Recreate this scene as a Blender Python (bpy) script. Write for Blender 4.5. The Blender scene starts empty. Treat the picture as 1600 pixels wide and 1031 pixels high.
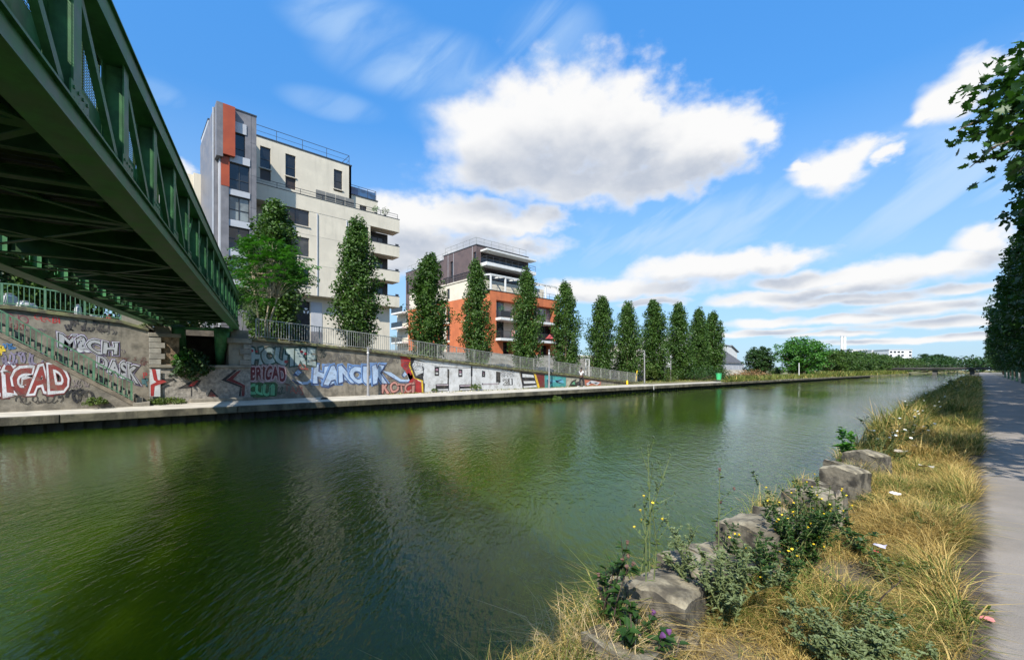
import bpy, bmesh, math, random
import numpy as np
from mathutils import Vector, Matrix
R = math.radians
rnd = random.Random(7)
scene = bpy.context.scene
COL = scene.collection

# ------------------------------------------------------------------ camera
YAW = math.atan(730 / 666)
CY, SY = math.cos(YAW), math.sin(YAW)
cam_d = bpy.data.cameras.new('camera'); cam = bpy.data.objects.new('camera', cam_d); COL.objects.link(cam)
cam_d.sensor_width = 36; cam_d.lens = 36 * 666 / 1600; cam_d.shift_y = 62.5 / 1600
cam_d.clip_start = .05; cam_d.clip_end = 6000
cam.location = (0, 0, 0); cam.rotation_euler = (R(90), 0, YAW)
scene.camera = cam

# ------------------------------------------------------------------ light and sky
SUN = Vector((-.37, .62, -.69)).normalized()          # the way the light travels
SUN_EL = math.asin(-SUN.z)
SUN_AZ = math.atan2(-SUN.x, -SUN.y)                   # azimuth from +Y towards +X
SKY_STRENGTH = .115
sun_d = bpy.data.lights.new('sun', 'SUN'); sun_d.energy = 5.0; sun_d.angle = R(.53); sun_d.color = (1, .95, .86)
sun = bpy.data.objects.new('sun', sun_d); COL.objects.link(sun)
sun.rotation_euler = SUN.to_track_quat('-Z', 'Y').to_euler(); sun.location = (20, -30, 60)
scene.view_settings.view_transform = 'Standard'; scene.view_settings.look = 'None'
scene.view_settings.exposure = 0.65; scene.view_settings.gamma = 1; scene.view_settings.use_curve_mapping = False
scene.render.engine = 'CYCLES'
cy = scene.cycles
cy.use_denoising = True
try:
    cy.denoiser = 'OPENIMAGEDENOISE'; cy.denoising_input_passes = 'RGB_ALBEDO_NORMAL'
    cy.denoising_prefilter = 'ACCURATE'
except Exception: pass
cy.max_bounces = 6; cy.diffuse_bounces = 3; cy.glossy_bounces = 3; cy.transmission_bounces = 4; cy.transparent_max_bounces = 8
cy.sample_clamp_indirect = 6; cy.caustics_reflective = False; cy.caustics_refractive = False

def ang(u, v):
    r = (u - 800) / 666
    return YAW - math.atan(r), math.atan((578 - v) / 666 / math.sqrt(1 + r * r)), r

world = bpy.data.worlds.new('World'); scene.world = world; world.use_nodes = True
class NT:
    def __init__(s, tree): s.t = tree; s.n = tree.nodes; s.l = tree.links
    def node(s, typ, **kw):
        n = s.n.new(typ)
        for k, v in kw.items(): setattr(n, k, v)
        return n
    def put(s, sock, val):
        if val is None: return
        if isinstance(val, bpy.types.NodeSocket): s.l.new(val, sock)
        else: sock.default_value = val
    def math(s, op, a, b=None, c=None, clamp=False):
        n = s.node('ShaderNodeMath', operation=op, use_clamp=clamp)
        s.put(n.inputs[0], a); s.put(n.inputs[1], b); s.put(n.inputs[2], c); return n.outputs[0]
    def vm(s, op, a, b=None, c=None):
        n = s.node('ShaderNodeVectorMath', operation=op)
        s.put(n.inputs[0], a); s.put(n.inputs[1], b)
        if c is not None: s.put(n.inputs[2], c)
        return n.outputs['Value'] if op in ('DOT_PRODUCT', 'LENGTH') else n.outputs[0]
    def comb(s, x, y, z=0.0):
        n = s.node('ShaderNodeCombineXYZ')
        for i, v in enumerate((x, y, z)): s.put(n.inputs[i], v)
        return n.outputs[0]
    def sep(s, v):
        n = s.node('ShaderNodeSeparateXYZ'); s.put(n.inputs[0], v); return n.outputs
    def noise(s, vec, scale, detail=4, rough=.5, dist=0, out=0):
        n = s.node('ShaderNodeTexNoise'); s.put(n.inputs['Vector'], vec)
        s.put(n.inputs['Scale'], scale); s.put(n.inputs['Detail'], detail); s.put(n.inputs['Roughness'], rough); s.put(n.inputs['Distortion'], dist)
        return n.outputs[out]
    def mapr(s, v, a, b, c=0.0, d=1.0, smooth=True):
        n = s.node('ShaderNodeMapRange'); n.interpolation_type = 'SMOOTHSTEP' if smooth else 'LINEAR'
        s.put(n.inputs[0], v)
        for i, x in enumerate((a, b, c, d)): s.put(n.inputs[1 + i], x)
        return n.outputs[0]
    def mix(s, f, a, b, mode='MIX'):
        n = s.node('ShaderNodeMix', data_type='RGBA', blend_type=mode)
        s.put(n.inputs[0], f)
        for k, v in ((6, a), (7, b)):
            if isinstance(v, tuple) and len(v) == 3: v = v + (1,)
            s.put(n.inputs[k], v)
        return n.outputs[2]

CLOUDS = [(760,222,80,62),(830,195,95,75),(900,205,110,80),(978,176,54,56),(985,215,90,80),(1065,222,90,58),(1125,212,90,46),(1180,206,46,20),
 (790,272,135,34),(900,288,120,36),(1010,290,80,32),(1060,262,100,30),
 (640,345,120,40),(740,348,125,36),(835,352,60,22),(640,395,140,40),(760,390,120,24),
 (1300,258,72,36),(1350,235,62,26),(1398,242,28,12),(1262,275,40,20),(1240,262,20,10),
 (1500,150,75,46),(1545,118,70,26),(1455,178,42,24),
 (930,448,105,20),(1080,426,130,26),(1190,406,100,22),(1000,454,140,16),(1330,432,175,24),(1450,416,140,24),(1540,378,60,24),(1240,436,90,15),
 (1200,467,110,13),(1330,469,160,12),(1450,482,130,15),(1300,454,140,10),(1480,504,170,9),(1330,500,120,8),(1195,505,70,9),(1420,530,200,6),(1180,520,130,6),(1020,474,70,8),(1500,450,90,10),(1300,522,90,5),(1530,522,90,5),
 (286,285,40,32),(250,330,50,40),(100,420,160,40),(-60,380,160,60)]
STREAKS = [(560,40,90,26,.55),(650,100,110,30,.6),(735,170,70,40,.4),(860,60,60,30,.5),(900,110,40,30,.3),(245,145,40,14,.4),(1180,352,360,50,.75),(1440,300,260,80,.8),(960,385,260,36,.55),(1400,390,220,40,.5),(520,165,60,14,.35),(1250,480,420,40,.4)]
def build_world():
    w = NT(world.node_tree); w.n.clear()
    tc = w.node('ShaderNodeTexCoord'); d = tc.outputs['Generated']
    x, y, z = w.sep(d)[:3]
    A = w.math('ARCTAN2', w.math('MULTIPLY', x, -1.0), y)
    E = w.math('ARCSINE', z)
    # cloud density group
    g = bpy.data.node_groups.new('cloud_density', 'ShaderNodeTree')
    g.interface.new_socket('P', in_out='INPUT', socket_type='NodeSocketVector')
    g.interface.new_socket('Detail', in_out='INPUT', socket_type='NodeSocketFloat')
    g.interface.new_socket('Density', in_out='OUTPUT', socket_type='NodeSocketFloat')
    t = NT(g); gi = t.node('NodeGroupInput'); go = t.node('NodeGroupOutput'); P = gi.outputs[0]
    Ps = t.vm('MULTIPLY', P, (1, 1.5, 1))
    warp = t.vm('SUBTRACT', t.noise(Ps, 7, 3, .5, 0, 1), (.5, .5, .5))
    warp2 = t.vm('SUBTRACT', t.noise(Ps, 26, 4, .55, 0, 1), (.5, .5, .5))
    e = t.sep(P)[1]
    ws = t.mapr(e, .03, .3, .25, 1.0)
    P2 = t.vm('ADD', P, t.vm('MULTIPLY', t.vm('ADD', t.vm('MULTIPLY', warp, (.13, .09, 0)), t.vm('MULTIPLY', warp2, (.04, .03, 0))), t.comb(ws, ws, 0.0)))
    m = None
    for (u, v, ru, rv) in CLOUDS:
        a, el, r = ang(u, v)
        ra = ru / 666 / (1 + r * r); re = rv / 666 / math.sqrt(1 + r * r)
        q = t.vm('MULTIPLY_ADD', P2, (1 / ra, 1 / re, 0), (-a / ra, -el / re, 0))
        q = t.vm('DOT_PRODUCT', q, q)
        m = q if m is None else t.math('SMOOTH_MIN', m, q, .35)
    # the rest of the sky, outside the frame: loose cumulus from noise
    n = t.noise(t.vm('MULTIPLY', P, (1.0, 2.2, 1)), 2.3, 7, .55)
    outside = t.mapr(t.math('ABSOLUTE', t.math('SUBTRACT', t.sep(P)[0], YAW)), 1.0, 1.25)
    outside = t.math('MAXIMUM', outside, t.mapr(e, .62, .8))
    gen = t.math('MULTIPLY', outside, t.math('MULTIPLY', t.math('SUBTRACT', n, .53), 5.0))
    gen = t.math('SUBTRACT', gen, t.math('MULTIPLY', t.math('SUBTRACT', 1.0, outside), 2.0))
    dens = t.math('SUBTRACT', 1.0, t.math('SQRT', m))
    fb = t.noise(Ps, 13, 9, .56)
    dens = t.math('ADD', t.math('MULTIPLY', dens, 1.0), t.math('MULTIPLY', t.math('SUBTRACT', fb, .5), gi.outputs[1]))
    dens = t.math('MAXIMUM', dens, gen)
    t.put(go.inputs[0], dens)
    P = w.comb(A, E, 0.0)
    def dens_at(off, det):
        n = w.node('ShaderNodeGroup'); n.node_tree = g
        w.put(n.inputs[0], w.vm('ADD', P, off)); n.inputs[1].default_value = det; return n.outputs[0]
    d0 = dens_at((0, 0, 0), 1.2); d1 = dens_at(w.comb(.015, w.math('MULTIPLY_ADD', E, .16, .008), 0.0), .45)
    mask = w.mapr(d0, -.2, .52)
    thin = w.mapr(d0, .1, .75)
    shade = w.mapr(d1, -.15, .95)
    fine = w.noise(w.vm('MULTIPLY', P, (1, 1.6, 1)), 40, 6, .6)
    shade = w.math('MULTIPLY', shade, w.mapr(fine, .2, .8, .88, 1.0))
    shade = w.math('MULTIPLY', shade, w.mapr(d0, .0, .6, .2, 1.0))
    ccol = w.mix(shade, (1.0, 1.0, 1.0), (.53, .59, .70))
    # thin veils
    veil = None
    sn = w.noise(w.vm('MULTIPLY', w.vm('ADD', P, w.vm('MULTIPLY', w.comb(E, A, 0.0), (.6, .5, 0))), (2.0, 3.4, 1)), 3.0, 6, .52, .9)
    for (u, v, ru, rv, k) in STREAKS:
        a, el, r = ang(u, v); ra = ru / 666 / (1 + r * r); re = rv / 666 / math.sqrt(1 + r * r)
        q = w.vm('MULTIPLY_ADD', P, (1 / ra, 1 / re, 0), (-a / ra, -el / re, 0))
        q = w.math('MULTIPLY', w.mapr(w.vm('DOT_PRODUCT', q, q), 2.6, 0.0), k)
        veil = q if veil is None else w.math('MAXIMUM', veil, q)
    veil = w.math('MULTIPLY', veil, w.mapr(sn, .28, .70, .12, 1.0))
    low = w.math('MULTIPLY', w.mapr(E, .5, .0, 0.0, 1.0, False), .7)
    veil = w.math('MAXIMUM', veil, low, clamp=True)
    sky = w.node('ShaderNodeTexSky', sky_type='NISHITA'); sky.sun_disc = False
    sky.sun_elevation = SUN_EL; sky.sun_rotation = SUN_AZ; sky.air_density = 1.0; sky.dust_density = .35; sky.ozone_density = 3.0
    bs = w.node('ShaderNodeBackground'); w.put(bs.inputs[0], w.mix(1.0, sky.outputs[0], w.mix(w.mapr(E, .0, .75, 0.0, 1.0, False), (.42, .56, .66), (.66, 1.50, 1.98)), 'MULTIPLY')); bs.inputs[1].default_value = SKY_STRENGTH
    bv = w.node('ShaderNodeBackground'); bv.inputs[0].default_value = (.56, .76, 1.0, 1); bv.inputs[1].default_value = .64
    bc = w.node('ShaderNodeBackground'); w.put(bc.inputs[0], ccol); bc.inputs[1].default_value = .62
    m1 = w.node('ShaderNodeMixShader'); w.put(m1.inputs[0], veil); w.l.new(bs.outputs[0], m1.inputs[1]); w.l.new(bv.outputs[0], m1.inputs[2])
    m2 = w.node('ShaderNodeMixShader'); w.put(m2.inputs[0], mask); w.l.new(m1.outputs[0], m2.inputs[1]); w.l.new(bc.outputs[0], m2.inputs[2])
    out = w.node('ShaderNodeOutputWorld'); w.l.new(m2.outputs[0], out.inputs[0])
build_world()
world.cycles.sampling_method = 'MANUAL'; world.cycles.sample_map_resolution = 512

# ------------------------------------------------------------------ helpers
def dep(u, X): return (-SY * X + CY * Yu(u, X))
def Yu(u, X):
    r = (u - 800) / 666
    return X * (-SY * r - CY) / (SY - CY * r)
def Zv(u, v, X): return (578 - v) / 666 * dep(u, X)
def Xu(u, Y):                                       # X on a plane Y = const
    r = (u - 800) / 666
    return Y * (r * CY - SY) / (CY + r * SY)
def at(u, D):                                       # ground position at depth D
    l = (u - 800) / 666 * D
    return (-SY * D + CY * l, CY * D + SY * l)

ORI = {}
def link(o, parent=None):
    COL.objects.link(o)
    if parent: o.parent = parent
    return o
def tag(o, label=None, cat=None, group=None, kind=None):
    if label: o['label'] = label
    if cat: o['category'] = cat
    if group: o['group'] = group
    if kind: o['kind'] = kind
    return o
def thing(name, label, cat, loc=(0, 0, 0), rotz=0, group=None):
    o = bpy.data.objects.new(name, None); o.empty_display_size = .3
    o.location = loc; o.rotation_euler = (0, 0, rotz); link(o); ORI[o] = Vector(loc)
    return tag(o, label, cat, group)

class MB:
    def __init__(s): s.v = []; s.f = []; s.m = []; s.cm = 0
    def add(s, vs, fs):
        b = len(s.v); s.v += [tuple(p) for p in vs]; s.f += [tuple(b + i for i in f) for f in fs]; s.m += [s.cm] * len(fs); return s
    def box(s, x0, x1, y0, y1, z0, z1):
        if x0 > x1: x0, x1 = x1, x0
        if y0 > y1: y0, y1 = y1, y0
        if z0 > z1: z0, z1 = z1, z0
        return s.add([(x0,y0,z0),(x1,y0,z0),(x1,y1,z0),(x0,y1,z0),(x0,y0,z1),(x1,y0,z1),(x1,y1,z1),(x0,y1,z1)],
                     [(0,3,2,1),(4,5,6,7),(0,1,5,4),(1,2,6,5),(2,3,7,6),(3,0,4,7)])
    def bar(s, p, q, w, h=None, up=(0, 0, 1)):       # a beam from p to q, w across, h along up
        h = h or w; p, q = Vector(p), Vector(q); d = (q - p).normalized()
        a = d.cross(Vector(up))
        if a.length < 1e-4: a = d.cross(Vector((1, 0, 0)))
        a.normalize(); b = a.cross(d); a *= w / 2; b *= h / 2
        return s.add([p-a-b, p+a-b, p+a+b, p-a+b, q-a-b, q+a-b, q+a+b, q-a+b],
                     [(0,1,2,3),(7,6,5,4),(0,4,5,1),(1,5,6,2),(2,6,7,3),(3,7,4,0)])
    def tube(s, pts, rad, n=6):
        pts = [Vector(p) for p in pts]
        rad = rad if isinstance(rad, (list, tuple)) else [rad] * len(pts)
        b = len(s.v); ref = None
        for i, p in enumerate(pts):
            d = (pts[min(i+1, len(pts)-1)] - pts[max(i-1, 0)])
            d = d.normalized() if d.length > 1e-9 else Vector((0, 0, 1))
            if ref is None: ref = d.orthogonal().normalized()
            a = (ref - d * ref.dot(d)); a = a.normalized() if a.length > 1e-6 else d.orthogonal().normalized(); ref = a
            c = d.cross(a)
            for k in range(n):
                t = 2 * math.pi * k / n; s.v.append(tuple(p + (a * math.cos(t) + c * math.sin(t)) * rad[i]))
        for i in range(len(pts) - 1):
            for k in range(n):
                s.f.append((b+i*n+k, b+i*n+(k+1)%n, b+(i+1)*n+(k+1)%n, b+(i+1)*n+k)); s.m.append(s.cm)
        s.f.append(tuple(b+k for k in reversed(range(n)))); s.m.append(s.cm)
        s.f.append(tuple(b+(len(pts)-1)*n+k for k in range(n))); s.m.append(s.cm)
        return s
    def prism(s, poly, fn0, fn1):                   # a polygon in 2D mapped to two parallel places
        n = len(poly)
        return s.add([fn0(a, b) for a, b in poly] + [fn1(a, b) for a, b in poly],
                     [tuple(range(n)), tuple(reversed(range(n, 2*n)))] + [(i, n+i, n+(i+1)%n, (i+1)%n) for i in range(n)])
    def yz(s, poly, x0, x1): return s.prism(poly, lambda a, b: (x1, a, b), lambda a, b: (x0, a, b))
    def lathe(s, prof, n=12, c=(0, 0, 0)):
        b = len(s.v)
        for r_, z in prof:
            for k in range(n):
                t = 2*math.pi*k/n; s.v.append((c[0]+r_*math.cos(t), c[1]+r_*math.sin(t), c[2]+z))
        for i in range(len(prof)-1):
            for k in range(n): s.f.append((b+i*n+k, b+i*n+(k+1)%n, b+(i+1)*n+(k+1)%n, b+(i+1)*n+k)); s.m.append(s.cm)
        s.f.append(tuple(b+k for k in reversed(range(n)))); s.f.append(tuple(b+(len(prof)-1)*n+k for k in range(n))); s.m += [s.cm]*2
        return s
    def mesh(s, name, mats, off=None, smooth=False, fix=True):
        me = bpy.data.meshes.new(name)
        v = s.v if off is None else [(p[0]-off[0], p[1]-off[1], p[2]-off[2]) for p in s.v]
        me.from_pydata(v, [], s.f)
        mats = mats if isinstance(mats, (list, tuple)) else [mats]
        for m in mats: me.materials.append(m)
        if len(mats) > 1: me.polygons.foreach_set('material_index', s.m)
        if fix:
            bm = bmesh.new(); bm.from_mesh(me); bmesh.ops.recalc_face_normals(bm, faces=bm.faces); bm.to_mesh(me); bm.free()
        if smooth: me.polygons.foreach_set('use_smooth', [True]*len(me.polygons))
        return me
    def build(s, name, mats, parent=None, label=None, kind=None, local=False, smooth=False, bevel=0, fix=True):
        off = None
        if parent is not None and not local:
            off = ORI[parent]
        me = s.mesh(name, mats, off, smooth, fix)
        o = bpy.data.objects.new(name, me); link(o, parent); ORI[o] = ORI[parent] if parent is not None else Vector((0,0,0))
        if bevel:
            b = o.modifiers.new('bevel', 'BEVEL'); b.width = bevel; b.segments = 2; b.limit_method = 'ANGLE'
        if label: o['label'] = label
        if kind: o['kind'] = kind
        return o
def put(name, me, parent, loc, rot=(0, 0, 0), sc=(1, 1, 1), label=None):   # a piece that shares its mesh; loc is in the parent's frame
    o = bpy.data.objects.new(name, me); link(o, parent); o.location = loc; o.rotation_euler = rot; o.scale = sc
    if label: o['label'] = label
    return o
def dup(root, loc, rotz=0, sc=1, label=None):
    r = root.copy(); COL.objects.link(r); r.location = loc; r.rotation_euler = (0, 0, rotz); r.scale = (sc, sc, sc) if not isinstance(sc, tuple) else sc
    if label: r['label'] = label
    for ch in root.children:
        c = ch.copy(); COL.objects.link(c); c.parent = r
        for g in ch.children:
            e = g.copy(); COL.objects.link(e); e.parent = c
    return r
def mesh_np(name, V, F, mat, smooth=False):
    me = bpy.data.meshes.new(name); V = np.asarray(V, 'f'); F = np.asarray(F, 'i'); k = F.shape[1]
    me.vertices.add(len(V)); me.vertices.foreach_set('co', V.ravel())
    me.loops.add(F.size); me.loops.foreach_set('vertex_index', F.ravel())
    me.polygons.add(len(F)); me.polygons.foreach_set('loop_start', np.arange(0, F.size, k, dtype='i'))
    me.update(calc_edges=True)
    for m in (mat if isinstance(mat, (list, tuple)) else [mat]): me.materials.append(m)
    if smooth: me.polygons.foreach_set('use_smooth', [True]*len(F))
    me.validate(); return me

# ------------------------------------------------------------------ materials
MATS = {}
def mat(name, col, rough=.7, var=.15, scale=3.0, bump=0.0, bscale=25, metal=0, spec=.5, col2=None, streak=0, rand=0, detail=6, amt=(.35, .65)):
    if name in MATS: return MATS[name]
    m = bpy.data.materials.new(name); m.use_nodes = True; w = NT(m.node_tree); w.n.clear()
    p = w.node('ShaderNodeBsdfPrincipled'); o = w.node('ShaderNodeOutputMaterial'); w.l.new(p.outputs[0], o.inputs[0])
    pos = w.node('ShaderNodeNewGeometry').outputs['Position']
    n = w.noise(pos, scale, detail, .6)
    lo = tuple(c*(1-var) for c in col); hi = col2 or tuple(min(1, c*(1+var)) for c in col)
    c = w.mix(w.mapr(n, *amt), lo, hi)
    if streak:
        sv = w.vm('MULTIPLY', pos, (1, 1, .12))
        s = w.mapr(w.noise(sv, 2.6, 6, .65), .48, .72)
        c = w.mix(w.math('MULTIPLY', s, streak), c, tuple(x*.35 for x in col))
    if rand:
        oi = w.node('ShaderNodeObjectInfo').outputs['Random']
        h = w.node('ShaderNodeHueSaturation'); w.put(h.inputs['Value'], w.mapr(oi, 0, 1, 1-rand, 1+rand, False)); w.put(h.inputs['Color'], c); c = h.outputs[0]
    w.put(p.inputs['Base Color'], c)
    w.put(p.inputs['Roughness'], w.mapr(n, .3, .7, max(.02, rough-.08), min(1, rough+.08)))
    p.inputs['Metallic'].default_value = metal; p.inputs['Specular IOR Level'].default_value = spec
    if bump:
        b = w.node('ShaderNodeBump'); b.inputs['Strength'].default_value = 1; b.inputs['Distance'].default_value = bump
        w.put(b.inputs['Height'], w.noise(pos, bscale, 8, .65)); w.l.new(b.outputs[0], p.inputs['Normal'])
    MATS[name] = m; return m
def flat(name, col, rough=.6): return mat(name, col, rough, .08, 8)
def leafmat(name, c1, c2, trans=.3, rough=.5, c3=None, nscale=.8):
    m = bpy.data.materials.new(name); m.use_nodes = True; w = NT(m.node_tree); w.n.clear()
    g = w.node('ShaderNodeNewGeometry'); rpi = g.outputs['Random Per Island']
    n = w.noise(g.outputs['Position'], nscale, 3)
    f = w.math('ADD', w.math('MULTIPLY', rpi, .6), w.math('MULTIPLY', w.mapr(n, .3, .7), .4))
    c = w.mix(f, c1, c2)
    if c3: c = w.mix(w.mapr(rpi, .93, .97), c, c3)
    p = w.node('ShaderNodeBsdfPrincipled'); w.put(p.inputs['Base Color'], c); p.inputs['Roughness'].default_value = rough; p.inputs['Specular IOR Level'].default_value = .35
    t = w.node('ShaderNodeBsdfTranslucent'); w.put(t.inputs[0], w.mix(1.0, c, (1.0, 1.25, .5), 'MULTIPLY'))
    mx = w.node('ShaderNodeMixShader'); mx.inputs[0].default_value = trans; w.l.new(p.outputs[0], mx.inputs[1]); w.l.new(t.outputs[0], mx.inputs[2])
    o = w.node('ShaderNodeOutputMaterial'); w.l.new(mx.outputs[0], o.inputs[0]); MATS[name] = m; return m

M_CONC = mat('concrete', (.23, .205, .16), .9, .25, 1.6, .006, 30, streak=.45)
M_WALL = mat('pebbled_wall', (.190, .166, .128), .95, .36, 2.2, .018, 42, streak=.5)
M_COPE = mat('coping_stone', (.12, .105, .07), .95, .4, 3, .012, 25, col2=(.17, .17, .075))
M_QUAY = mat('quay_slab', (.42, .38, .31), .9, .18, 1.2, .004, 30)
M_QSIDE = mat('quay_face', (.17, .155, .11), .95, .5, 1.5, .02, 12, streak=.7)
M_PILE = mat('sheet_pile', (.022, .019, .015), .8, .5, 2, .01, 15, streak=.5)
M_STONE = mat('pier_stone', (.25, .23, .19), .9, .2, 3, .01, 20, rand=.15)
M_BLOCK = mat('bank_stone', (.15, .125, .085), .95, .5, 6, .014, 35, col2=(.30, .26, .18))
M_GREEN = mat('green_paint', (.050, .165, .060), .5, .28, 4, .001, 40, spec=.3, streak=.35)
M_GREEN2 = mat('green_paint_dark', (.022, .062, .018), .6, .3, 3, .001, 40, spec=.2)  # bridge green darkened to put shade into the underside; mesh panels share it
M_RAILG = mat('pale_green_paint', (.085, .18, .10), .45, .15, 5)
M_RAILS = mat('galvanised_steel', (.30, .30, .27), .5, .2, 4, metal=.3)
M_DECK = mat('deck_boards', (.03, .025, .02), .8, .4, 6)
M_CREAM = mat('cream_render', (.58, .525, .42), .92, .06, .6, .003, 40, streak=.16)
M_CREAM2 = mat('cream_render_soft', (.54, .49, .40), .92, .06, .7, .003, 40)
M_GREYP = mat('grey_panel', (.165, .158, .165), .5, .14, 1.2, streak=.25, rand=.05)
M_LGREY = mat('light_panel', (.40, .41, .43), .5, .06, 1.0)
M_ORANGE = mat('orange_panel', (.32, .055, .016), .6, .08, 1)
M_BRICK = mat('orange_render', (.46, .132, .05), .9, .12, .8, .003, 50, streak=.22)
M_BROWN = mat('brown_panel', (.10, .070, .066), .6, .12, .9)
M_DKBR = mat('dark_brown_joinery', (.03, .02, .016), .5, .2, 4)
M_WHITE = mat('white_paint', (.60, .60, .575), .6, .06, 2, streak=.08)
M_FRAME = mat('window_frame', (.035, .037, .04), .4, .1, 5)
M_METAL = mat('dark_rail', (.06, .06, .065), .45, .1, 4, metal=.3)
M_LAMP = mat('lamp_grey', (.28, .275, .28), .45, .1, 4, metal=.2)
M_BARK = mat('bark', (.15, .11, .07), .95, .4, 9, .02, 25)
M_BARKL = mat('pale_bark', (.36, .30, .20), .9, .25, 8, .008, 25)
M_ASPH = mat('roof_sheet', (.08, .078, .08), .8, .2, 2)
M_YEL = flat('yellow_paint', (.75, .50, .02), .5)
M_PLANT = flat('planter_white', (.42, .42, .42), .6)
def glassmat(name, col, rough=.04):
    m = bpy.data.materials.new(name); m.use_nodes = True; w = NT(m.node_tree); p = w.n['Principled BSDF']
    pos = w.node('ShaderNodeNewGeometry').outputs['Position']
    w.put(p.inputs['Base Color'], w.mix(w.mapr(w.noise(pos, .9, 3), .4, .6), tuple(c*.5 for c in col), col))
    p.inputs['Roughness'].default_value = rough; p.inputs['Specular IOR Level'].default_value = .7
    b = w.node('ShaderNodeBump'); b.inputs['Distance'].default_value = .01; w.put(b.inputs['Height'], w.noise(pos, .7, 2)); w.l.new(b.outputs[0], p.inputs['Normal'])
    return m
M_GLASS = glassmat('window_glass', (.018, .022, .028))
M_CURT = glassmat('curtained_glass', (.22, .25, .25), .08)
M_BLUEG = glassmat('blue_glass', (.03, .10, .22), .06)
M_LEAF_P = leafmat('poplar_leaves', (.024, .064, .010), (.080, .150, .024), .25)
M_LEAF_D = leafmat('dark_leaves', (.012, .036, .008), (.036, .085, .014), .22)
M_LEAF_A = leafmat('fresh_leaves', (.03, .105, .014), (.085, .23, .03), .3)
M_LEAF_M = leafmat('maple_leaves', (.014, .045, .008), (.038, .092, .014), .32, .45)
M_LEAF_Y = leafmat('olive_leaves', (.05, .085, .015), (.11, .15, .03), .25)
M_LEAF_S = leafmat('silver_leaves', (.065, .095, .035), (.21, .25, .115), .2)
M_LEAF_O = leafmat('hedge_leaves', (.024, .06, .010), (.07, .125, .018), .22, nscale=.15)
# ------------------------------------------------------------------ the setting
ZW, ZQ, ZP = -2.1, -1.54, -1.65                       # water, far quay, near path
XQ, XW = -21.2, -25.2                                 # quay edge, retaining wall face
RAMP = [(4.8, 1.67), (7.9, 1.47), (11.3, 1.22), (15.9, .79), (23, .154), (31, -.47), (37.2, -1.05), (42.1, -1.41)]
def ramp(y):
    if y <= 1.0: return 2.3
    if y <= 4.8: return 1.75
    for (a, za), (b, zb) in zip(RAMP, RAMP[1:]):
        if y <= b: return za + (zb - za) * (y - a) / (b - a)
    return -1.41
def smooth(t): t = min(1, max(0, t)); return t*t*(3-2*t)
def upper(y): return 2.0 - 3.3 * smooth((y - 56) / 36)
def terrain(x, y):
    return ramp(y) - .06 + (upper(y) - ramp(y) + .06) * smooth((-x - 27.5) / 12)

def water():
    me = MB().add([(-140, -300, ZW), (-1.7, -300, ZW), (-1.7, 420, ZW), (-140, 420, ZW)], [(0, 1, 2, 3)])
    m = bpy.data.materials.new('canal_water'); m.use_nodes = True; w = NT(m.node_tree); p = w.n['Principled BSDF']
    pos = w.node('ShaderNodeNewGeometry').outputs['Position']
    big = w.noise(w.vm('MULTIPLY', pos, (.22, .09, 1)), 1.0, 3)
    w.put(p.inputs['Base Color'], w.mix(w.mapr(big, .3, .7), (.022, .045, .0015), (.031, .057, .002)))
    p.inputs['Roughness'].default_value = .04; p.inputs['IOR'].default_value = 1.333; p.inputs['Specular IOR Level'].default_value = .3
    p.inputs['Subsurface Weight'].default_value = 1.0; p.inputs['Subsurface Radius'].default_value = (1, 1, 1); p.inputs['Subsurface Scale'].default_value = 16.0
    # wind ripples: short crests running across the canal, calmer in patches
    v = w.vm('MULTIPLY', pos, (1.0, .72, 1))
    rot = w.node('ShaderNodeVectorRotate', rotation_type='Z_AXIS'); w.put(rot.inputs['Vector'], pos); rot.inputs['Angle'].default_value = .75
    v = w.vm('MULTIPLY', rot.outputs[0], (.55, 1.25, 1))
    n1 = w.noise(v, 3.6, 3, .55, .15); n2 = w.noise(w.vm('ADD', v, (7, 3, 0)), 9.5, 3, .6, .1); n3 = w.noise(v, .7, 2, .5)
    calm = w.mapr(w.noise(w.vm('MULTIPLY', pos, (.09, .05, 1)), 1.0, 3), .36, .62, .35, 1.0)
    h = w.math('ADD', w.math('MULTIPLY', n1, .018), w.math('MULTIPLY', n2, .0125))
    h = w.math('ADD', w.math('MULTIPLY', h, calm), w.math('MULTIPLY', n3, .007))
    b = w.node('ShaderNodeBump'); b.inputs['Strength'].default_value = 1; b.inputs['Distance'].default_value = 1.0
    w.put(b.inputs['Height'], h); w.l.new(b.outputs[0], p.inputs['Normal'])
    me.build('water', m, kind='structure', fix=False)
water()

def grid(name, xs, ys, fz, m, kind='structure'):
    V = [(x, y, fz(x, y)) for y in ys for x in xs]; n = len(xs)
    F = [(j*n+i, j*n+i+1, (j+1)*n+i+1, (j+1)*n+i) for j in range(len(ys)-1) for i in range(n-1)]
    o = bpy.data.objects.new(name, mesh_np(name, V, F, m, True)); COL.objects.link(o); ORI[o] = Vector((0,0,0)); o['kind'] = kind; return o
M_SOIL = mat('dry_soil', (.10, .078, .048), .95, .4, 3, .02, 18, col2=(.17, .13, .075))
M_FGR = mat('dry_verge', (.15, .135, .10), .95, .35, .5, .03, 12, col2=(.20, .185, .15))
M_FAR = mat('far_ground', (.10, .11, .035), .95, .3, .2, .05, 4, col2=(.22, .19, .08))
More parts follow.
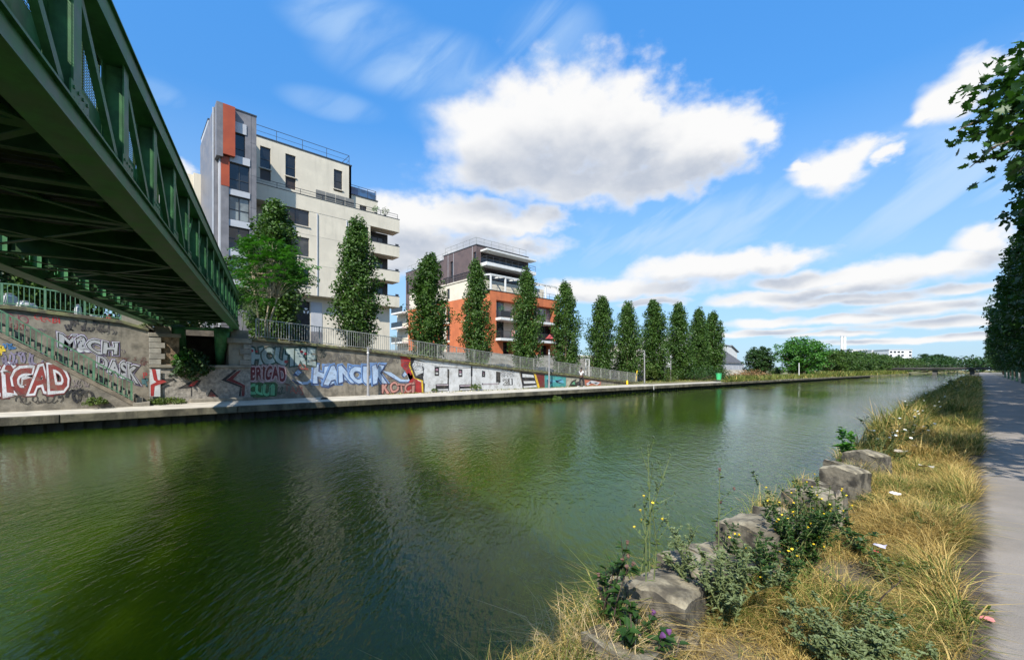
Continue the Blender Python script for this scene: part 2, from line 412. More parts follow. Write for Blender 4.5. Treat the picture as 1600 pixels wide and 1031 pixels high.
# far side: ground behind the wall, then the low bank past the ramp
ysr = [-120, -60, -30, -14] + [-10 + 2*i for i in range(58)] + [110, 130, 160]
grid('upper_ground', [-420, -250, -150, -100, -80, -65, -55, -48, -44, -40, -38, -36, -34, -32, -30, -28.5, -27, -26], ysr, terrain, M_FGR)
grid('far_bank', [-420, -200, -90, -60, -45, -36, -30, -27, -25.3, -24], [42.3, 50, 60, 80, 100, 130, 160, 200, 260, 330, 420, 700, 3000], lambda x, y: (-1.5 + .12*smooth((-x-24)/5)) if y < 165 else -1.5 + .12*smooth((-x-24)/5) + 1.5*smooth((y-300)/200), M_FAR)
grid('canal_head', [-420, -200, -60, -20, 0, 40, 200], [418, 425, 3000], lambda x, y: -2.3 if y < 420 else -.8, M_FAR)
# quay: slab with concrete edge beam in cast lengths and sheet piles below
q = MB().box(-28, XQ - .28, -90, 160, -1.9, ZQ); q.build('quay', M_QUAY, kind='structure')
MB().box(XQ - 4, XQ-.02, 160, 420, -2.6, -1.56).build('low_bank', M_FAR, kind='structure')
qw = thing('quay_wall', 'mossy concrete quay edge with rusty sheet piling above the green water', 'quay wall', (XQ, 10, -2.4))
yy = -90.0
me = None
while yy < 160:
    L = 5.2
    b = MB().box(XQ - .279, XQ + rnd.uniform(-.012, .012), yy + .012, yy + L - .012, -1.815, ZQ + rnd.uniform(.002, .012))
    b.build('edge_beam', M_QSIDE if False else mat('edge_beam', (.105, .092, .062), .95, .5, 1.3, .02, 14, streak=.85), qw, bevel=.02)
    yy += L
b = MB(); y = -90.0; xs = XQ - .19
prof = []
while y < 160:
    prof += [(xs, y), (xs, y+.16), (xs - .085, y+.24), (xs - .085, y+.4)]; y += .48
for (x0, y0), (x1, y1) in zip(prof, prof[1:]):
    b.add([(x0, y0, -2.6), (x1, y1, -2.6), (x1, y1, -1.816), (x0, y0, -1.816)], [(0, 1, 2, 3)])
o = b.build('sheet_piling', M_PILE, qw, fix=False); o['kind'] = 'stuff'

# near bank, path and right verge
def bank_z(x, y):
    e = -1.66 + .05*math.sin(y*1.3+x*2) + .03*math.sin(y*3.1+1) - .12*smooth((-1.05-x)/.5) - .12*smooth((x+.12)/.22)
    return e
grid('near_bank', [-1.75, -1.6, -1.45, -1.25, -1.0, -.75, -.5, -.25, 0, .12, .3], [-12 + .5*i for i in range(64)] + [20+2*i for i in range(40)] + [110, 140, 200, 300, 420], bank_z, M_SOIL)
MB().box(-1.75, -1.62, -12, 420, -2.8, -1.80).build('bank_edge', M_QSIDE, kind='structure')
def pathmat():
    m = bpy.data.materials.new('asphalt_path'); m.use_nodes = True; w = NT(m.node_tree); p = w.n['Principled BSDF']
    pos = w.node('ShaderNodeNewGeometry').outputs['Position']; x = w.sep(pos)[0]
    n = w.noise(pos, 1.1, 6, .6); f = w.noise(pos, 60, 3, .7)
    c = w.mix(w.mapr(n, .3, .7), (.185, .162, .136), (.25, .218, .185))
    c = w.mix(w.math('MULTIPLY', w.mapr(f, .55, .75), .35), c, (.10, .09, .08))
    # worn, soil-stained edge along the grass
    ed = w.math('ADD', x, w.math('MULTIPLY', w.math('SUBTRACT', w.noise(pos, 5.0, 8, .72), .5), .24))
    c = w.mix(w.mapr(ed, .11, .0), c, (.055, .042, .032))
    w.put(p.inputs['Base Color'], c); p.inputs['Roughness'].default_value = .9
    b = w.node('ShaderNodeBump'); b.inputs['Distance'].default_value = .004; w.put(b.inputs['Height'], f); w.l.new(b.outputs[0], p.inputs['Normal'])
    return m
grid('path', [-.15, .6, 1.6, 2.6, 3.5], [-12, 0, 6, 12, 20, 40, 80, 160, 420], lambda x, y: -1.632, pathmat())
grid('right_verge', [3.3, 4.2, 6, 10, 20, 60, 400], [-60, -12, 0, 20, 60, 140, 420, 3000], lambda x, y: -1.66 + .1*smooth((x-4)/3), M_FGR)

# ------------------------------------------------------------------ retaining walls, stair, abutment
P_ = lambda u, v, X: (Yu(u, X), Zv(u, v, X))
def left_wall():
    t = thing('retaining_wall', 'pebbled concrete wall covered in graffiti beside the stair left of the bridge', 'wall', (XW - .4, -6, ZQ))
    prof = [(-22, ZQ - .3), (.86, ZQ - .3), (.86, 1.74), (-.06, 2.02), (-3.2, 2.33), (-22, 2.35)]
    MB().yz(prof, XW - .8, XW).build('wall', M_WALL, t)
    b = MB().yz([(-22, 2.352), (-3.2, 2.335), (-.06, 2.025), (.86, 1.745), (.86, 1.86), (-.06, 2.17), (-3.2, 2.49), (-22, 2.50)], XW - .82, XW + .1)
    b.build('coping', M_COPE, t, bevel=.015)
    MB().yz([(-.05, 2.175), (.84, 1.87), (1.05, 1.8), (1.05, 1.92), (-.05, 2.63)], XW - .7, XW - .05).build('end_wedge', M_CONC, t)
    return t
LW = left_wall()
def stairs():
    X = -24.0
    t = thing('stair', 'concrete stair rising to the left along the graffiti wall', 'stairs', (X - .6, -3, ZQ))
    # stringer wall under the flight
    s0, s1 = (-.33, -.9), (-3.30, 1.30)
    sl = (s1[1]-s0[1])/(s1[0]-s0[0])
    zl = lambda y: s0[1] + sl*(y - s0[0])
    yb = -.33 + .62
    MB().yz([(-6.2, ZQ-.2), (yb+.2, ZQ-.2), (yb+.2, ZQ), (yb, zl(yb)-.12), (-5.0, zl(-5.0)-.12), (-6.2, zl(-5)-.12)], X - .25, X).build('side_wall', M_WALL, t)
    MB().yz([(yb+.12, zl(yb+.12)-.115), (yb+.12, zl(yb+.12)+.06), (-5.0, zl(-5)+.06), (-6.2, zl(-5)+.06), (-6.2, zl(-5)-.115), (-5, zl(-5)-.115)], X - .28, X + .04).build('stringer', mat('stringer', (.17,.14,.10), .95, .35, 3, .01, 20), t)
    n = 22; z = ZQ; y = .86; dz = (2.3 - ZQ)/n; dy = dz/abs(sl)
    for i in range(n):
        MB().box(X - 1.2, X - .251, y - dy*(i+1) - .03, y - dy*i, ZQ - .2 + .001*i, ZQ + dz*(i+1)).build('tread', M_CONC, t)
    MB().box(X-.25, X+.05, .30, .85, ZQ-.1, ZQ+.16).build('bottom_step', M_CONC, t, bevel=.02)
    # railing standing on it
    r = thing('stair_railing', 'pale green stair railing slanting up in front of the graffiti wall', 'railing', (X - .1, 0, zl(0)))
    xx = X - .1; H = .86
    top = MB().bar((xx, .32, zl(.32) + H), (xx, -6, zl(-6)+H), .05, .05); top.build('top_rail', M_RAILG, r)
    MB().bar((xx, .32, zl(.32) + .12), (xx, -6, zl(-6)+.12), .035, .035).build('bottom_rail', M_RAILG, r)
    bm = MB().box(-.012, .012, -.012, .012, 0, H - .12).mesh('bar', M_RAILG); pm = MB().box(-.035, .035, -.035, .035, -.08, H).mesh('post', M_RAILG)
    k = 0; y = .26
    while y > -6:
        if k % 8 == 0: put('post', pm, r, (0, y, zl(y) - zl(0)))
        else: put('bar', bm, r, (0, y, zl(y) - zl(0) + .12))
        y -= .142; k += 1
    return t
ST = stairs()
def left_railing():
    zt = lambda y: 2.49 if y < -3.2 else 2.49 + (2.17-2.49)*(y+3.2)/3.14
    X = XW - .3; H = .86
    r = thing('railing', 'pale green railing on top of the graffiti wall under the bridge', 'railing', (X, -5, 2.4))
    for h, w, nm in ((H, .05, 'top_rail'), (.10, .035, 'bottom_rail')):
        b = MB().bar((X, -16, zt(-16)+h), (X, -3.2, zt(-3.2)+h), w).bar((X, -3.2, zt(-3.2)+h), (X, -.06, zt(-.06)+h), w); b.build(nm, M_RAILG, r)
    bm = MB().box(-.012, .012, -.012, .012, 0, H-.1).mesh('bar', M_RAILG); pm = MB().box(-.035, .035, -.035, .035, 0, H).mesh('post', M_RAILG)
    y = -.06; k = 0
    while y > -14:
        if k % 8 == 0: put('post', pm, r, (0, y+5, zt(y)-2.4))
        else: put('bar', bm, r, (0, y+5, zt(y)-2.4+.1))
        y -= .142; k += 1
left_railing()

def abutment():
    t = thing('bridge_abutment', 'stone abutment with quoined piers and a dark recess under the bridge end', 'abutment', (XW - 1, 2.6, ZQ))
    y0, y1 = Yu(233, XW+.1), Yu(392, XW)
    MB().box(XW - .6, XW + .02, y0 + .03, y1 - .02, ZQ - .2, .10).build('lower_wall', mat('rough_wall', (.25, .225, .19), .95, .4, 6, .03, 9, amt=(.3,.7)), t)
    MB().box(XW - .62, XW + .1, y0 + .01, y1 - 0.0, .101, .24).build('ledge', M_CONC, t, bevel=.02)
    MB().box(XW - .05, XW + .26, Yu(296, XW), y1 + .05, ZQ - .1, ZQ + .17).build('plinth', M_CONC, t, bevel=.02)
    # back of the recess
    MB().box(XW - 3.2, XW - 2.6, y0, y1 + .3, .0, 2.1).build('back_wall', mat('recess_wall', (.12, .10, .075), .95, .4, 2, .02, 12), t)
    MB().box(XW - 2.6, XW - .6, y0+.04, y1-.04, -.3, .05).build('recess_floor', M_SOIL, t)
    yb = Yu(281, XW); yc = Yu(357, XW)
    rusty = mat('rubble_infill', (.20, .13, .075), .95, .5, 7, .03, 10, col2=(.30, .21, .13))
    MB().box(XW - 2.6, XW - .02, y0 + .04, yb - .02, .241, 1.5).build('pier', rusty, t)
    MB().box(XW - 2.6, XW - .02, yc + .02, y1 - .02, .241, 1.35).build('pier', M_CONC, t)
    MB().box(XW - 2.62, XW + .13, y0 - .04, yb + .04, 1.501, 1.68).build('cap_stone', M_CONC, t, bevel=.02)
    MB().box(XW - 2.62, XW + .13, yc - .06, y1 + .02, 1.351, 1.60).build('cap_stone', M_CONC, t, bevel=.02)
    MB().box(XW - 1.6, XW - .1, y0+.2, yb - .3, 1.681, 2.02).build('bearing_block', M_CONC, t, bevel=.02)
    MB().box(XW - 1.6, XW - .1, yc+.1, y1 - .08, 1.601, 2.02).build('bearing_block', M_CONC, t, bevel=.02)
    h = 1.25/5
    for i in range(5):
        w = .42 if i % 2 == 0 else .56
        MB().box(XW - .3, XW + .10 + .006*(i%2), y0, y0 + w, .242 + h*i + .008, .242 + h*(i+1) - .008).build('quoin', M_STONE, t, bevel=.012)
    h = 1.1/4
    for i in range(4):
        w = .34 if i % 2 else .5
        MB().box(XW - .3, XW + .08, y1 - w, y1 + .01, .242 + h*i + .008, .242 + h*(i+1) - .008).build('quoin', M_STONE, t, bevel=.012)
    for i in range(5):
        MB().box(XW - .3, XW + .06 + .006*(i%2), y0, y0 + (.25, .45)[i % 2], ZQ + .325*i + .008, ZQ + .325*(i+1) - .008).build('quoin', M_STONE, t, bevel=.012)
    return t
AB = abutment()

def right_wall():
    t = thing('ramp_wall', 'long graffiti covered wall under the sloping ramp, sinking towards the right', 'wall', (XW - .4, 22, ZQ))
    ya = Yu(392, XW) + .004
    pts = [(ya, 1.69)] + RAMP[1:]
    ys = sorted(set([round(Yu(u, XW), 3) for u in (556, 679, 703, 734, 771, 861)]))
    cuts = [ya] + ys + [42.4]
    for a, b in zip(cuts, cuts[1:]):             # cast bays with open joints
        a += .012; b -= .012
        top = [(y, ramp(y) - .14) for y in ([a] + [p for p, _ in RAMP if a < p < b] + [b])]
        MB().yz([(a, ZQ-.2), (b, ZQ-.2)] + list(reversed(top)), XW - .6, XW).build('wall_bay', M_WALL, t)
    MB().yz([(ya, ZQ-.2), (42.3, ZQ-.2), (42.3, ZQ)] + [(y, ramp(y)-.16) for y, _ in reversed(RAMP[1:])] + [(ya, 1.4)], XW-.62, XW-.03).build('joint_backing', M_COPE, t)
    seg = [ya] + [p for p, _ in RAMP[1:]]
    for a, b in zip(seg, seg[1:]):
        n = max(1, round((b-a)/2.4))
        for i in range(n):
            y0 = a + (b-a)*i/n; y1 = a + (b-a)*(i+1)/n - .012
            MB().yz([(y0, ramp(y0)-.135), (y1, ramp(y1)-.135), (y1, ramp(y1)), (y0, ramp(y0))], XW - .62, XW + .13).build('coping', M_COPE, t, bevel=.015)
    return t
RW = right_wall()
def ramp_railing():
    X = XW - .25; H = 1.02; ya = Yu(400, X)
    r = thing('ramp_railing', 'grey steel bar railing descending along the top of the ramp wall', 'railing', (X, 22, .2))
    seg = [ya] + [p for p, _ in RAMP if p > ya]
    for h, w, nm in ((H, .045, 'top_rail'), (.12, .035, 'bottom_rail')):
        b = MB()
        for a, c in zip(seg, seg[1:]): b.bar((X, a, ramp(a)+h), (X, c, ramp(c)+h), w)
        b.build(nm, M_RAILS, r)
    bm = MB().box(-.011, .011, -.011, .011, 0, H-.12).mesh('bar', M_RAILS); pm = MB().box(-.03, .03, -.03, .03, 0, H).mesh('post', M_RAILS)
    y = ya; k = 0
    while y < 42:
        z = ramp(y) - .2
        if k % 12 == 0: put('post', pm, r, (0, y-22, z))
        else: put('bar', bm, r, (0, y-22, z+.12), (0, 0, rnd.uniform(-.3, .3)))
        y += .132; k += 1
ramp_railing()

# ------------------------------------------------------------------ the green footbridge
def bridge():
    E = Vector((.9744, -.2249, 0)); rot = math.atan2(E.y, E.x)
    t = thing('footbridge', 'green steel truss footbridge with wire mesh sides crossing over the canal', 'bridge', (-25.2, 4.17, 0), rot)
    N = 18; PL = 1.45; L = N*PL; W = 3.1
    z0, z1, z2, z3 = 2.05, 2.28, 3.55, 3.78
    # local x runs towards the near bank, local y = 0 is the right truss, y = -W the left one
    for y in (0, -W):
        for sgn in (1,):
            b = MB().box(-.5, L, y-.16, y+.16, z0, z0+.025).box(-.5, L, y-.16, y+.16, z1-.025, z1).box(-.5, L, y+.10, y+.125, z0+.026, z1-.026).box(-.5, L, y-.125, y-.10, z0+.026, z1-.026)
            b.build('lower_chord', M_GREEN, t, local=True)
            MB().box(-.3, L, y-.14, y+.14, z2, z3).box(-.3, L, y-.17, y+.17, z3+.001, z3+.02).build('upper_chord', M_GREEN, t, local=True)
    post = MB().box(-.09, .09, -.1, -.085, z1, z2).box(-.09, .09, .085, .1, z1, z2).box(-.008, .008, -.084, .084, z1, z2).mesh('post', M_GREEN)
    dia = MB().bar((.10, .04, z1+.02), (PL-.10, .04, z2-.02), .06, .09, (0, 0, 1)); dm = dia.mesh('diagonal', M_GREEN)
    # mesh panel: welded wire on a light frame, with a kick plate below
    pw = MB()
    x0, x1, za, zb = .14, PL-.14, z1+.62, z2-.06
    n = 24
    for i in range(n+1):
        x = x0 + (x1-x0)*i/n; pw.box(x-.0022, x+.0022, -.0022, .0022, za, zb)
    n = 20
    for i in range(n+1):
        z = za + (zb-za)*i/n; pw.box(x0, x1, .0024, .0066, z-.0022, z+.0022)
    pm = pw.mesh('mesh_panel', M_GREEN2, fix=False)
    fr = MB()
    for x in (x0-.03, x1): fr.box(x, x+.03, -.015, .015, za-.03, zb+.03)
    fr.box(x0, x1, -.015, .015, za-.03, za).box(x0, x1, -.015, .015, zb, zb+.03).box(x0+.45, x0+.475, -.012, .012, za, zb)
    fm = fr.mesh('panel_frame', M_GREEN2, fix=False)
    km = MB().box(.1, PL-.1, -.006, .006, z1+.36, z1+.60).mesh('kick_plate', M_GREEN, fix=False)
    gus = MB().box(-.2, .2, -.006, .006, z1-.02, z1+.2)
    for gx in (-.15, -.05, .05, .15):
        for gz in (z1+.05, z1+.15): gus.box(gx-.012, gx+.012, -.016, .016, gz-.012, gz+.012)
    gus = gus.mesh('gusset', M_GREEN)
    for i in range(N+1):
        x = i*PL
        for y, s in ((0, -1), (-W, 1)):
            put('post', post, t, (x, y, 0))
            put('gusset', gus, t, (x, y - s*.112, 0))
            if i < N:
                if i > N/2: put('diagonal', dm, t, (x, y, 0))
                else: put('diagonal', dm, t, (x + PL, y, 0), (0, 0, math.pi))
                p = put('mesh_panel', pm, t, (x, y + s*.115, 0)); put('panel_frame', fm, p, (0, 0, 0))
                put('kick_plate', km, t, (x, y + s*.10, 0))
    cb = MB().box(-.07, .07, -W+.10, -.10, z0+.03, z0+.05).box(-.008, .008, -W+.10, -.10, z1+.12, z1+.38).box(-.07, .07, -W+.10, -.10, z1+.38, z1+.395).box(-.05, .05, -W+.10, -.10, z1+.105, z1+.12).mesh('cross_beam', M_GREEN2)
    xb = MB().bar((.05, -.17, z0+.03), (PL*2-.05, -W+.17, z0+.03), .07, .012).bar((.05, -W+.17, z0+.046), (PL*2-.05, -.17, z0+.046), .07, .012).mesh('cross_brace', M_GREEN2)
    for i in range(N+1):
        put('cross_beam', cb, t, (i*PL, 0, 0))
        if i % 2 == 0 and i < N: put('cross_brace', xb, t, (i*PL, 0, 0))
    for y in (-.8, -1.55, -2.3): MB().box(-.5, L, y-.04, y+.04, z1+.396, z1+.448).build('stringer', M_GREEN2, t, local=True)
    d = MB().box(-.084, .084, -W+.16, -.16, z1+.45, z1+.49).mesh('deck_board', M_DECK)
    k = 0; x = -.4
    while x < L and k < 168:
        put('deck_board', d, t, (x, 0, rnd.uniform(0, .004))); x += .187; k += 1
    # tapered legs standing on the abutment floor
    for y, lean in ((-.55, -.12), (-W+.75, .12)):
        b = MB(); b.tube([(.05, y, z0-.02), (-.15, y+lean*.3, 1.5), (-.45, y+lean, .9), (-.7, y+lean*1.6, .06)], [.36, .30, .22, .17], 14)
        b.build('leg', M_GREEN, t, local=True, smooth=True)
    MB().box(-.12, .22, -W+.1, -.1, z0-.12, z0-.005).build('end_beam', M_GREEN, t, local=True)
    # near bank pier below the deck, behind the camera's left
    MB().box(L-1.2, L-.2, -W-.2, .2, -1.75, z0-.01).build('near_abutment', M_CONC, t, local=True)
bridge()
# ------------------------------------------------------------------ buildings
M_DUSK = glassmat('blinds_behind_glass', (.075, .075, .07), .06)
class Fac:
    """a facade: a runs along it, z up, n outwards"""
    def __init__(s, t, front=None, side=None): s.t = t; s.X = front; s.Y = side
    def p(s, a, z, n=0): return (s.X + n, a, z) if s.X is not None else (a, s.Y - n, z)
    def box(s, b, a0, a1, z0, z1, n0, n1):
        if s.X is not None: b.box(s.X+n0, s.X+n1, a0, a1, z0, z1)
        else: b.box(a0, a1, s.Y-n0, s.Y-n1, z0, z1)
        return b
    def part(s, name, m, a0, a1, z0, z1, n0, n1, parent=None, label=None, bevel=0):
        return s.box(MB(), a0, a1, z0, z1, n0, n1).build(name, m, parent or s.t, label, bevel=bevel)
    def wall(s, name, m, a0, a1, z0, z1, ops=(), depth=.22, label=None):
        if a0 > a1: a0, a1 = a1, a0
        A = sorted({a0, a1, *[min(max(x, a0), a1) for o in ops for x in (o[0], o[1])]}); Z = sorted({z0, z1, *[min(max(x, z0), z1) for o in ops for x in (o[2], o[3])]})
        b = MB()
        for i in range(len(A)-1):
            for j in range(len(Z)-1):
                ca, cz = (A[i]+A[i+1])/2, (Z[j]+Z[j+1])/2
                if any(o[0] < ca < o[1] and o[2] < cz < o[3] for o in ops): continue
                b.add([s.p(A[i], Z[j]), s.p(A[i+1], Z[j]), s.p(A[i+1], Z[j+1]), s.p(A[i], Z[j+1])], [(0,1,2,3)])
        for o in ops:
            x0, x1, y0, y1 = o[:4]; c = [(x0,y0),(x1,y0),(x1,y1),(x0,y1)]
            for k in range(4):
                q, r_ = c[k], c[(k+1)%4]
                b.add([s.p(*q), s.p(*r_), s.p(*r_, -depth), s.p(*q, -depth)], [(0,1,2,3)])
        bm_ = b.build(name, m, s.t, label, fix=False); return bm_
    def window(s, a0, a1, z0, z1, panes=2, glass=None, depth=.2, mullion=None, rail=False, sill=True, label=None):
        f = MB(); n0, n1 = -depth+.005, -depth+.075; w = .06
        s.box(f, a0, a0+w, z0, z1, n0, n1); s.box(f, a1-w, a1, z0, z1, n0, n1); s.box(f, a0+w, a1-w, z0, z0+w, n0, n1); s.box(f, a0+w, a1-w, z1-w, z1, n0, n1)
        for i in range(1, panes):
            a = a0+(a1-a0)*i/panes; s.box(f, a-.035, a+.035, z0+w, z1-w, n0, n1)
        if mullion: s.box(f, a0+w, a1-w, mullion-.03, mullion+.03, n0+.002, n1+.004)
        o = f.build('window', M_FRAME, s.t, label)
        for i in range(panes):
            q0 = a0+(a1-a0)*i/panes; q1 = a0+(a1-a0)*(i+1)/panes
            s.box(MB(), q0+.03, q1-.03, z0+.03, z1-.03, n0+.02, n0+.03).build('pane', glass or M_GLASS, o)
        if rail:
            zr = z0+.95; r = MB()
            s.box(r, a0, a1, zr, zr+.04, -.05, -.01); s.box(r, a0, a1, zr-.3, zr-.28, -.04, -.02); r.build('guard_rail', M_METAL, o)
        if sill: s.box(MB(), a0-.08, a1+.08, z0-.09, z0-.005, -depth+.01, .09).build('sill', M_CREAM2, o)
        return o
    def rail(s, name, a0, a1, z, n, h=1.0, m=None, bars=False, step=1.6, posts=True, sides=0):
        m = m or M_METAL; b = MB()
        s.box(b, a0, a1, z+h-.04, z+h, n-.02, n+.02); s.box(b, a0, a1, z+h*.5, z+h*.5+.025, n-.012, n+.012)
        k = max(1, int(abs(a1-a0)/step))
        for i in range(k+1):
            a = a0+(a1-a0)*i/k; s.box(b, a-.02, a+.02, z, z+h-.04, n-.02, n+.018)
        if bars:
            k = int(abs(a1-a0)/.13)
            for i in range(k):
                a = a0+(a1-a0)*(i+.5)/k; s.box(b, a-.009, a+.009, z+.08, z+h-.05, n-.009, n+.009)
        if sides:
            for a in (a0, a1):
                s.box(b, a-.02, a+.02, z+h-.04, z+h, n-sides, n-.021); s.box(b, a-.015, a+.015, z+h*.5, z+h*.5+.025, n-sides, n-.021)
        return b.build(name, m, s.t)

def text_part(name, body, m, parent, plane, size, ext=.02, align='CENTER', font_off=0):
    c = bpy.data.curves.new('lettering', 'FONT'); c.body = body; c.size = size; c.extrude = ext; c.align_x = align; c.offset = font_off
    o = bpy.data.objects.new('lettering', c); COL.objects.link(o)
    me = bpy.data.meshes.new_from_object(o.evaluated_get(bpy.context.evaluated_depsgraph_get())); COL.objects.unlink(o); bpy.data.objects.remove(o)
    for v in me.vertices: v.co = plane(v.co.x, v.co.y, v.co.z)
    me.materials.clear(); me.materials.append(m)
    q = bpy.data.objects.new(name, me); link(q, parent); return q

def cream_building():
    X0, XU, XT = -44.7, -46.2, -42.4
    t = thing('apartment_building', 'tall cream apartment building with a grey corner tower and an orange stripe', 'building', (X0 - 5, 14, 1.8))
    g = -.2
    zroof, zter = 22.2, 17.15
    yt1 = 8.55
    # ---- upper storeys, set back behind the terrace
    f = Fac(t, front=XU)
    ops = []
    wl = [(406.4, 423, 230, 282), (446, 462, 242, 295), (521.6, 535, 266, 300)]
    for u0, u1, v0, v1 in wl:
        uc = (u0+u1)/2; ops.append((Yu(u0, XU), Yu(u1, XU), max(Zv(uc, v1, XU), 17.3), Zv(uc, v0, XU)))
    yu1 = 18.4
    f.wall('upper_wall', M_CREAM, yt1-.3, yu1, 15.9, zroof, ops)
    for i, o in enumerate(ops):
        zm = o[2] + (o[3]-o[2])*(.36 if i < 2 else .12)
        f.window(o[0], o[1], zm, o[3], 1, mullion=zm+.9, sill=True)
        f.part('infill_panel', M_DKBR, o[0]+.02, o[1]-.02, o[2], zm-.1, -.19, -.12)
    MB().box(XU-10, XU, yu1-.25, yu1, 15.9, zroof).build('gable_wall', M_CREAM, t)
    MB().box(XU-10, XU-.21, yt1-.3, yu1-.26, 15.9, zroof-.05).build('core', M_CREAM2, t)
    f.part('roof_edge', M_FRAME, yt1+.1, yu1+.06, zroof, zroof+.12, -10.2, .05)
    f.rail('roof_rail', yt1+.2, yu1-.1, zroof+.12, -.35, 1.15, step=2.2, sides=2.5)
    # lower set-back wing with blue glass rail
    f2 = Fac(t, front=-46.6)
    ow = (19.5, 20.3, 17.2, 18.4)
    f2.wall('wing_wall', M_CREAM, yu1+.01, 21.6, 15.9, 19.3, [ow]); f2.window(*ow[:4], 1)
    MB().box(-54, -46.83, yu1+.01, 21.58, 15.9, 19.25).build('wing_core', M_CREAM2, t)
    f2.part('roof_edge', M_FRAME, yu1+.02, 21.66, 19.3, 19.4, -7, .05)
    f2.rail('roof_rail', yu1+.1, 21.5, 19.4, -.2, 1.1, step=.8, sides=3); f2.part('glass_guard', M_BLUEG, yu1+.12, 21.45, 19.45, 20.3, -.215, -.195)
    # ---- main body
    m = Fac(t, front=X0); ops = []
    rows = [(320, 351), (369, 399), (418.5, 444)]
    ya, yb = Yu(440.5, X0), Yu(483, X0)
    for v0, v1 in rows: ops.append((ya, yb, Zv(465, v1, X0), Zv(465, v0, X0)))
    zo = 7.4
    y1 = 19.9; yrec = 10.7
    lo = [(17.9, 19.7, z, z+2.25) for z in (13.2, 10.35, 7.5)]
    m.wall('front_wall', M_CREAM, yrec, y1, zo, zter-1.45, ops + lo)
    for i, o in enumerate(ops):
        m.window(*o, 2, M_GLASS if i != 1 else M_DUSK, mullion=None); m.part('shutter', M_DKBR, o[0]+.03, o[0]+.55, o[2]+.03, o[3]-.03, -.11, -.06)
    for o in lo: m.window(*o, 2, sill=False)
    # overhanging terrace parapet, running to the balconies
    m.part('terrace_parapet', M_CREAM, yt1+.05, 23.35, zter-1.45, zter-.001, -.30, .02)
    m.part('terrace_slab', M_CREAM2, yt1+.05, 23.33, zter-1.46, zter-1.2, -1.6, -.31)
    m.part('parapet_cap', M_FRAME, yt1+.03, 23.38, zter, zter+.05, -.33, .05)
    m.rail('terrace_rail', yt1+.15, 23.2, zter+.05, -.15, .55, step=2.0)
    mesh = mat('grey_screen', (.17,.165,.15), .6, .15, 9)
    for i in range(4): m.part('privacy_screen', mesh, 15.3+i*.98-1.0, 15.3+i*.98-.06, zter+.06, zter+.98, -.21, -.19)
    MB().box(X0-9, X0-.23, yrec+.02, y1-.01, zo+.02, zter-1.48).build('core', M_CREAM2, t)
    for z in (13.35, 10.45):
        m.part('render_joint', M_CREAM2, yrec+.02, y1-.02, z, z+.03, .001, .012)
    for a in (14.35, 17.3):
        b = MB(); b.tube([(X0+.06, a, zo+.02), (X0+.06, a, zter-1.5)], .05, 8); b.build('drainpipe', M_LGREY, t)
    # recess next to the tower
    m.part('recess_wall', M_CREAM2, yt1, yrec+.1, zo, zter-1.48, -1.9, -1.6)
    MB().box(X0-1.6, X0, yrec-.001, yrec+.2, zo, zter-1.47).build('cheek_wall', M_CREAM, t)
    # balcony stack on the right corner
    r = Fac(t, front=X0-1.7)
    ops = [(20.2, 22.2, z, z+2.2) for z in (13.0, 10.1, 7.25)]
    r.wall('loggia_wall', M_DKBR, y1+.01, 22.7, zo, zter-1.46, ops, .1)
    for i, o in enumerate(ops): r.window(*o, 3, M_DUSK if i == 1 else M_GLASS, sill=False, depth=.1)
    MB().box(X0-9, X0-1.82, y1, 22.69, zo, zter-1.47).build('core', M_CREAM2, t)
    MB().box(X0-9, X0-1.71, 22.69, 22.75, zo, zter-1.47).build('gable_wall', M_CREAM, t)
    for z in (12.85, 10.0, 7.15):
        b = m.part('balcony', M_CREAM, y1+.001, 23.35, z, z+1.22, -.14, .02)
        m.part('slab', M_CREAM2, y1+.001, 23.33, z+.001, z+.2, -1.69, -.141, parent=b)
        m.part('cap', M_FRAME, y1+.02, 23.38, z+1.221, z+1.26, -.17, .05, parent=b)
        k = MB()
        for q in range(9): k.box(X0-.2-.16*q-.01, X0-.2-.16*q+.01, 23.29, 23.31, z+.2, z+1.3)
        k.box(X0-1.6, X0-.15, 23.28, 23.32, z+1.3, z+1.34); k.build('side_rail', M_METAL, b)
        m.part('end_panel', M_FRAME, 22.9, 23.3, z+1.26, z+1.5, -.12, -.09, parent=b)
    # ---- ground floor, set back under the overhang
    gf = Fac(t, front=X0-.9)
    d0, d1 = Yu(432, X0-.9), Yu(484.5, X0-.9)
    gf.wall('ground_wall', M_CREAM, yt1, 22.6, g, zo, [(d0, d1, g, 6.9)], 1.0)
    MB().box(X0-9, X0-1.95, yt1, 22.58, g, zo-.01).build('ground_core', M_CREAM2, t)
    MB().box(X0-9, X0, yt1, 23.2, zo+.0, zo+.019).build('soffit', M_CREAM2, t)
    gf.part('shop_front', mat('shop_black', (.012,.012,.014), .35, .2, 4), d0, d1, 4.6, 6.85, -.5, -.3)
    gf.part('shop_glazing', M_GLASS, d0, d1, g, 4.55, -.6, -.5)
    for i in range(4): gf.part('glazing_bar', M_FRAME, d0+(d1-d0)*(i+.5)/4-.04, d0+(d1-d0)*(i+.5)/4+.04, g, 4.55, -.49, -.44)
    ms = flat('sign_white', (.8,.8,.8), .4)
    fx = X0-.9-.29
    ys0, zs0 = Yu(438, fx), Zv(460, 487.5, fx)
    text_part('sign_lettering', 'edersante', ms, t, lambda x, y, z: (fx+.02+z, ys0+x, zs0+y), .62, .01, 'LEFT')
    yc = Yu(478, fx); zc = zs0+.2
    b = MB()
    for k in range(3):
        a0 = R(90+120*k); b.add([(fx+.03, yc+.3*math.cos(a0+q), zc+.3*math.sin(a0+q)) for q in (R(-42), R(-20), 0, R(20), R(42))] + [(fx+.03, yc+.08*math.cos(a0), zc+.08*math.sin(a0))], [(0,1,2,3,4,5)])
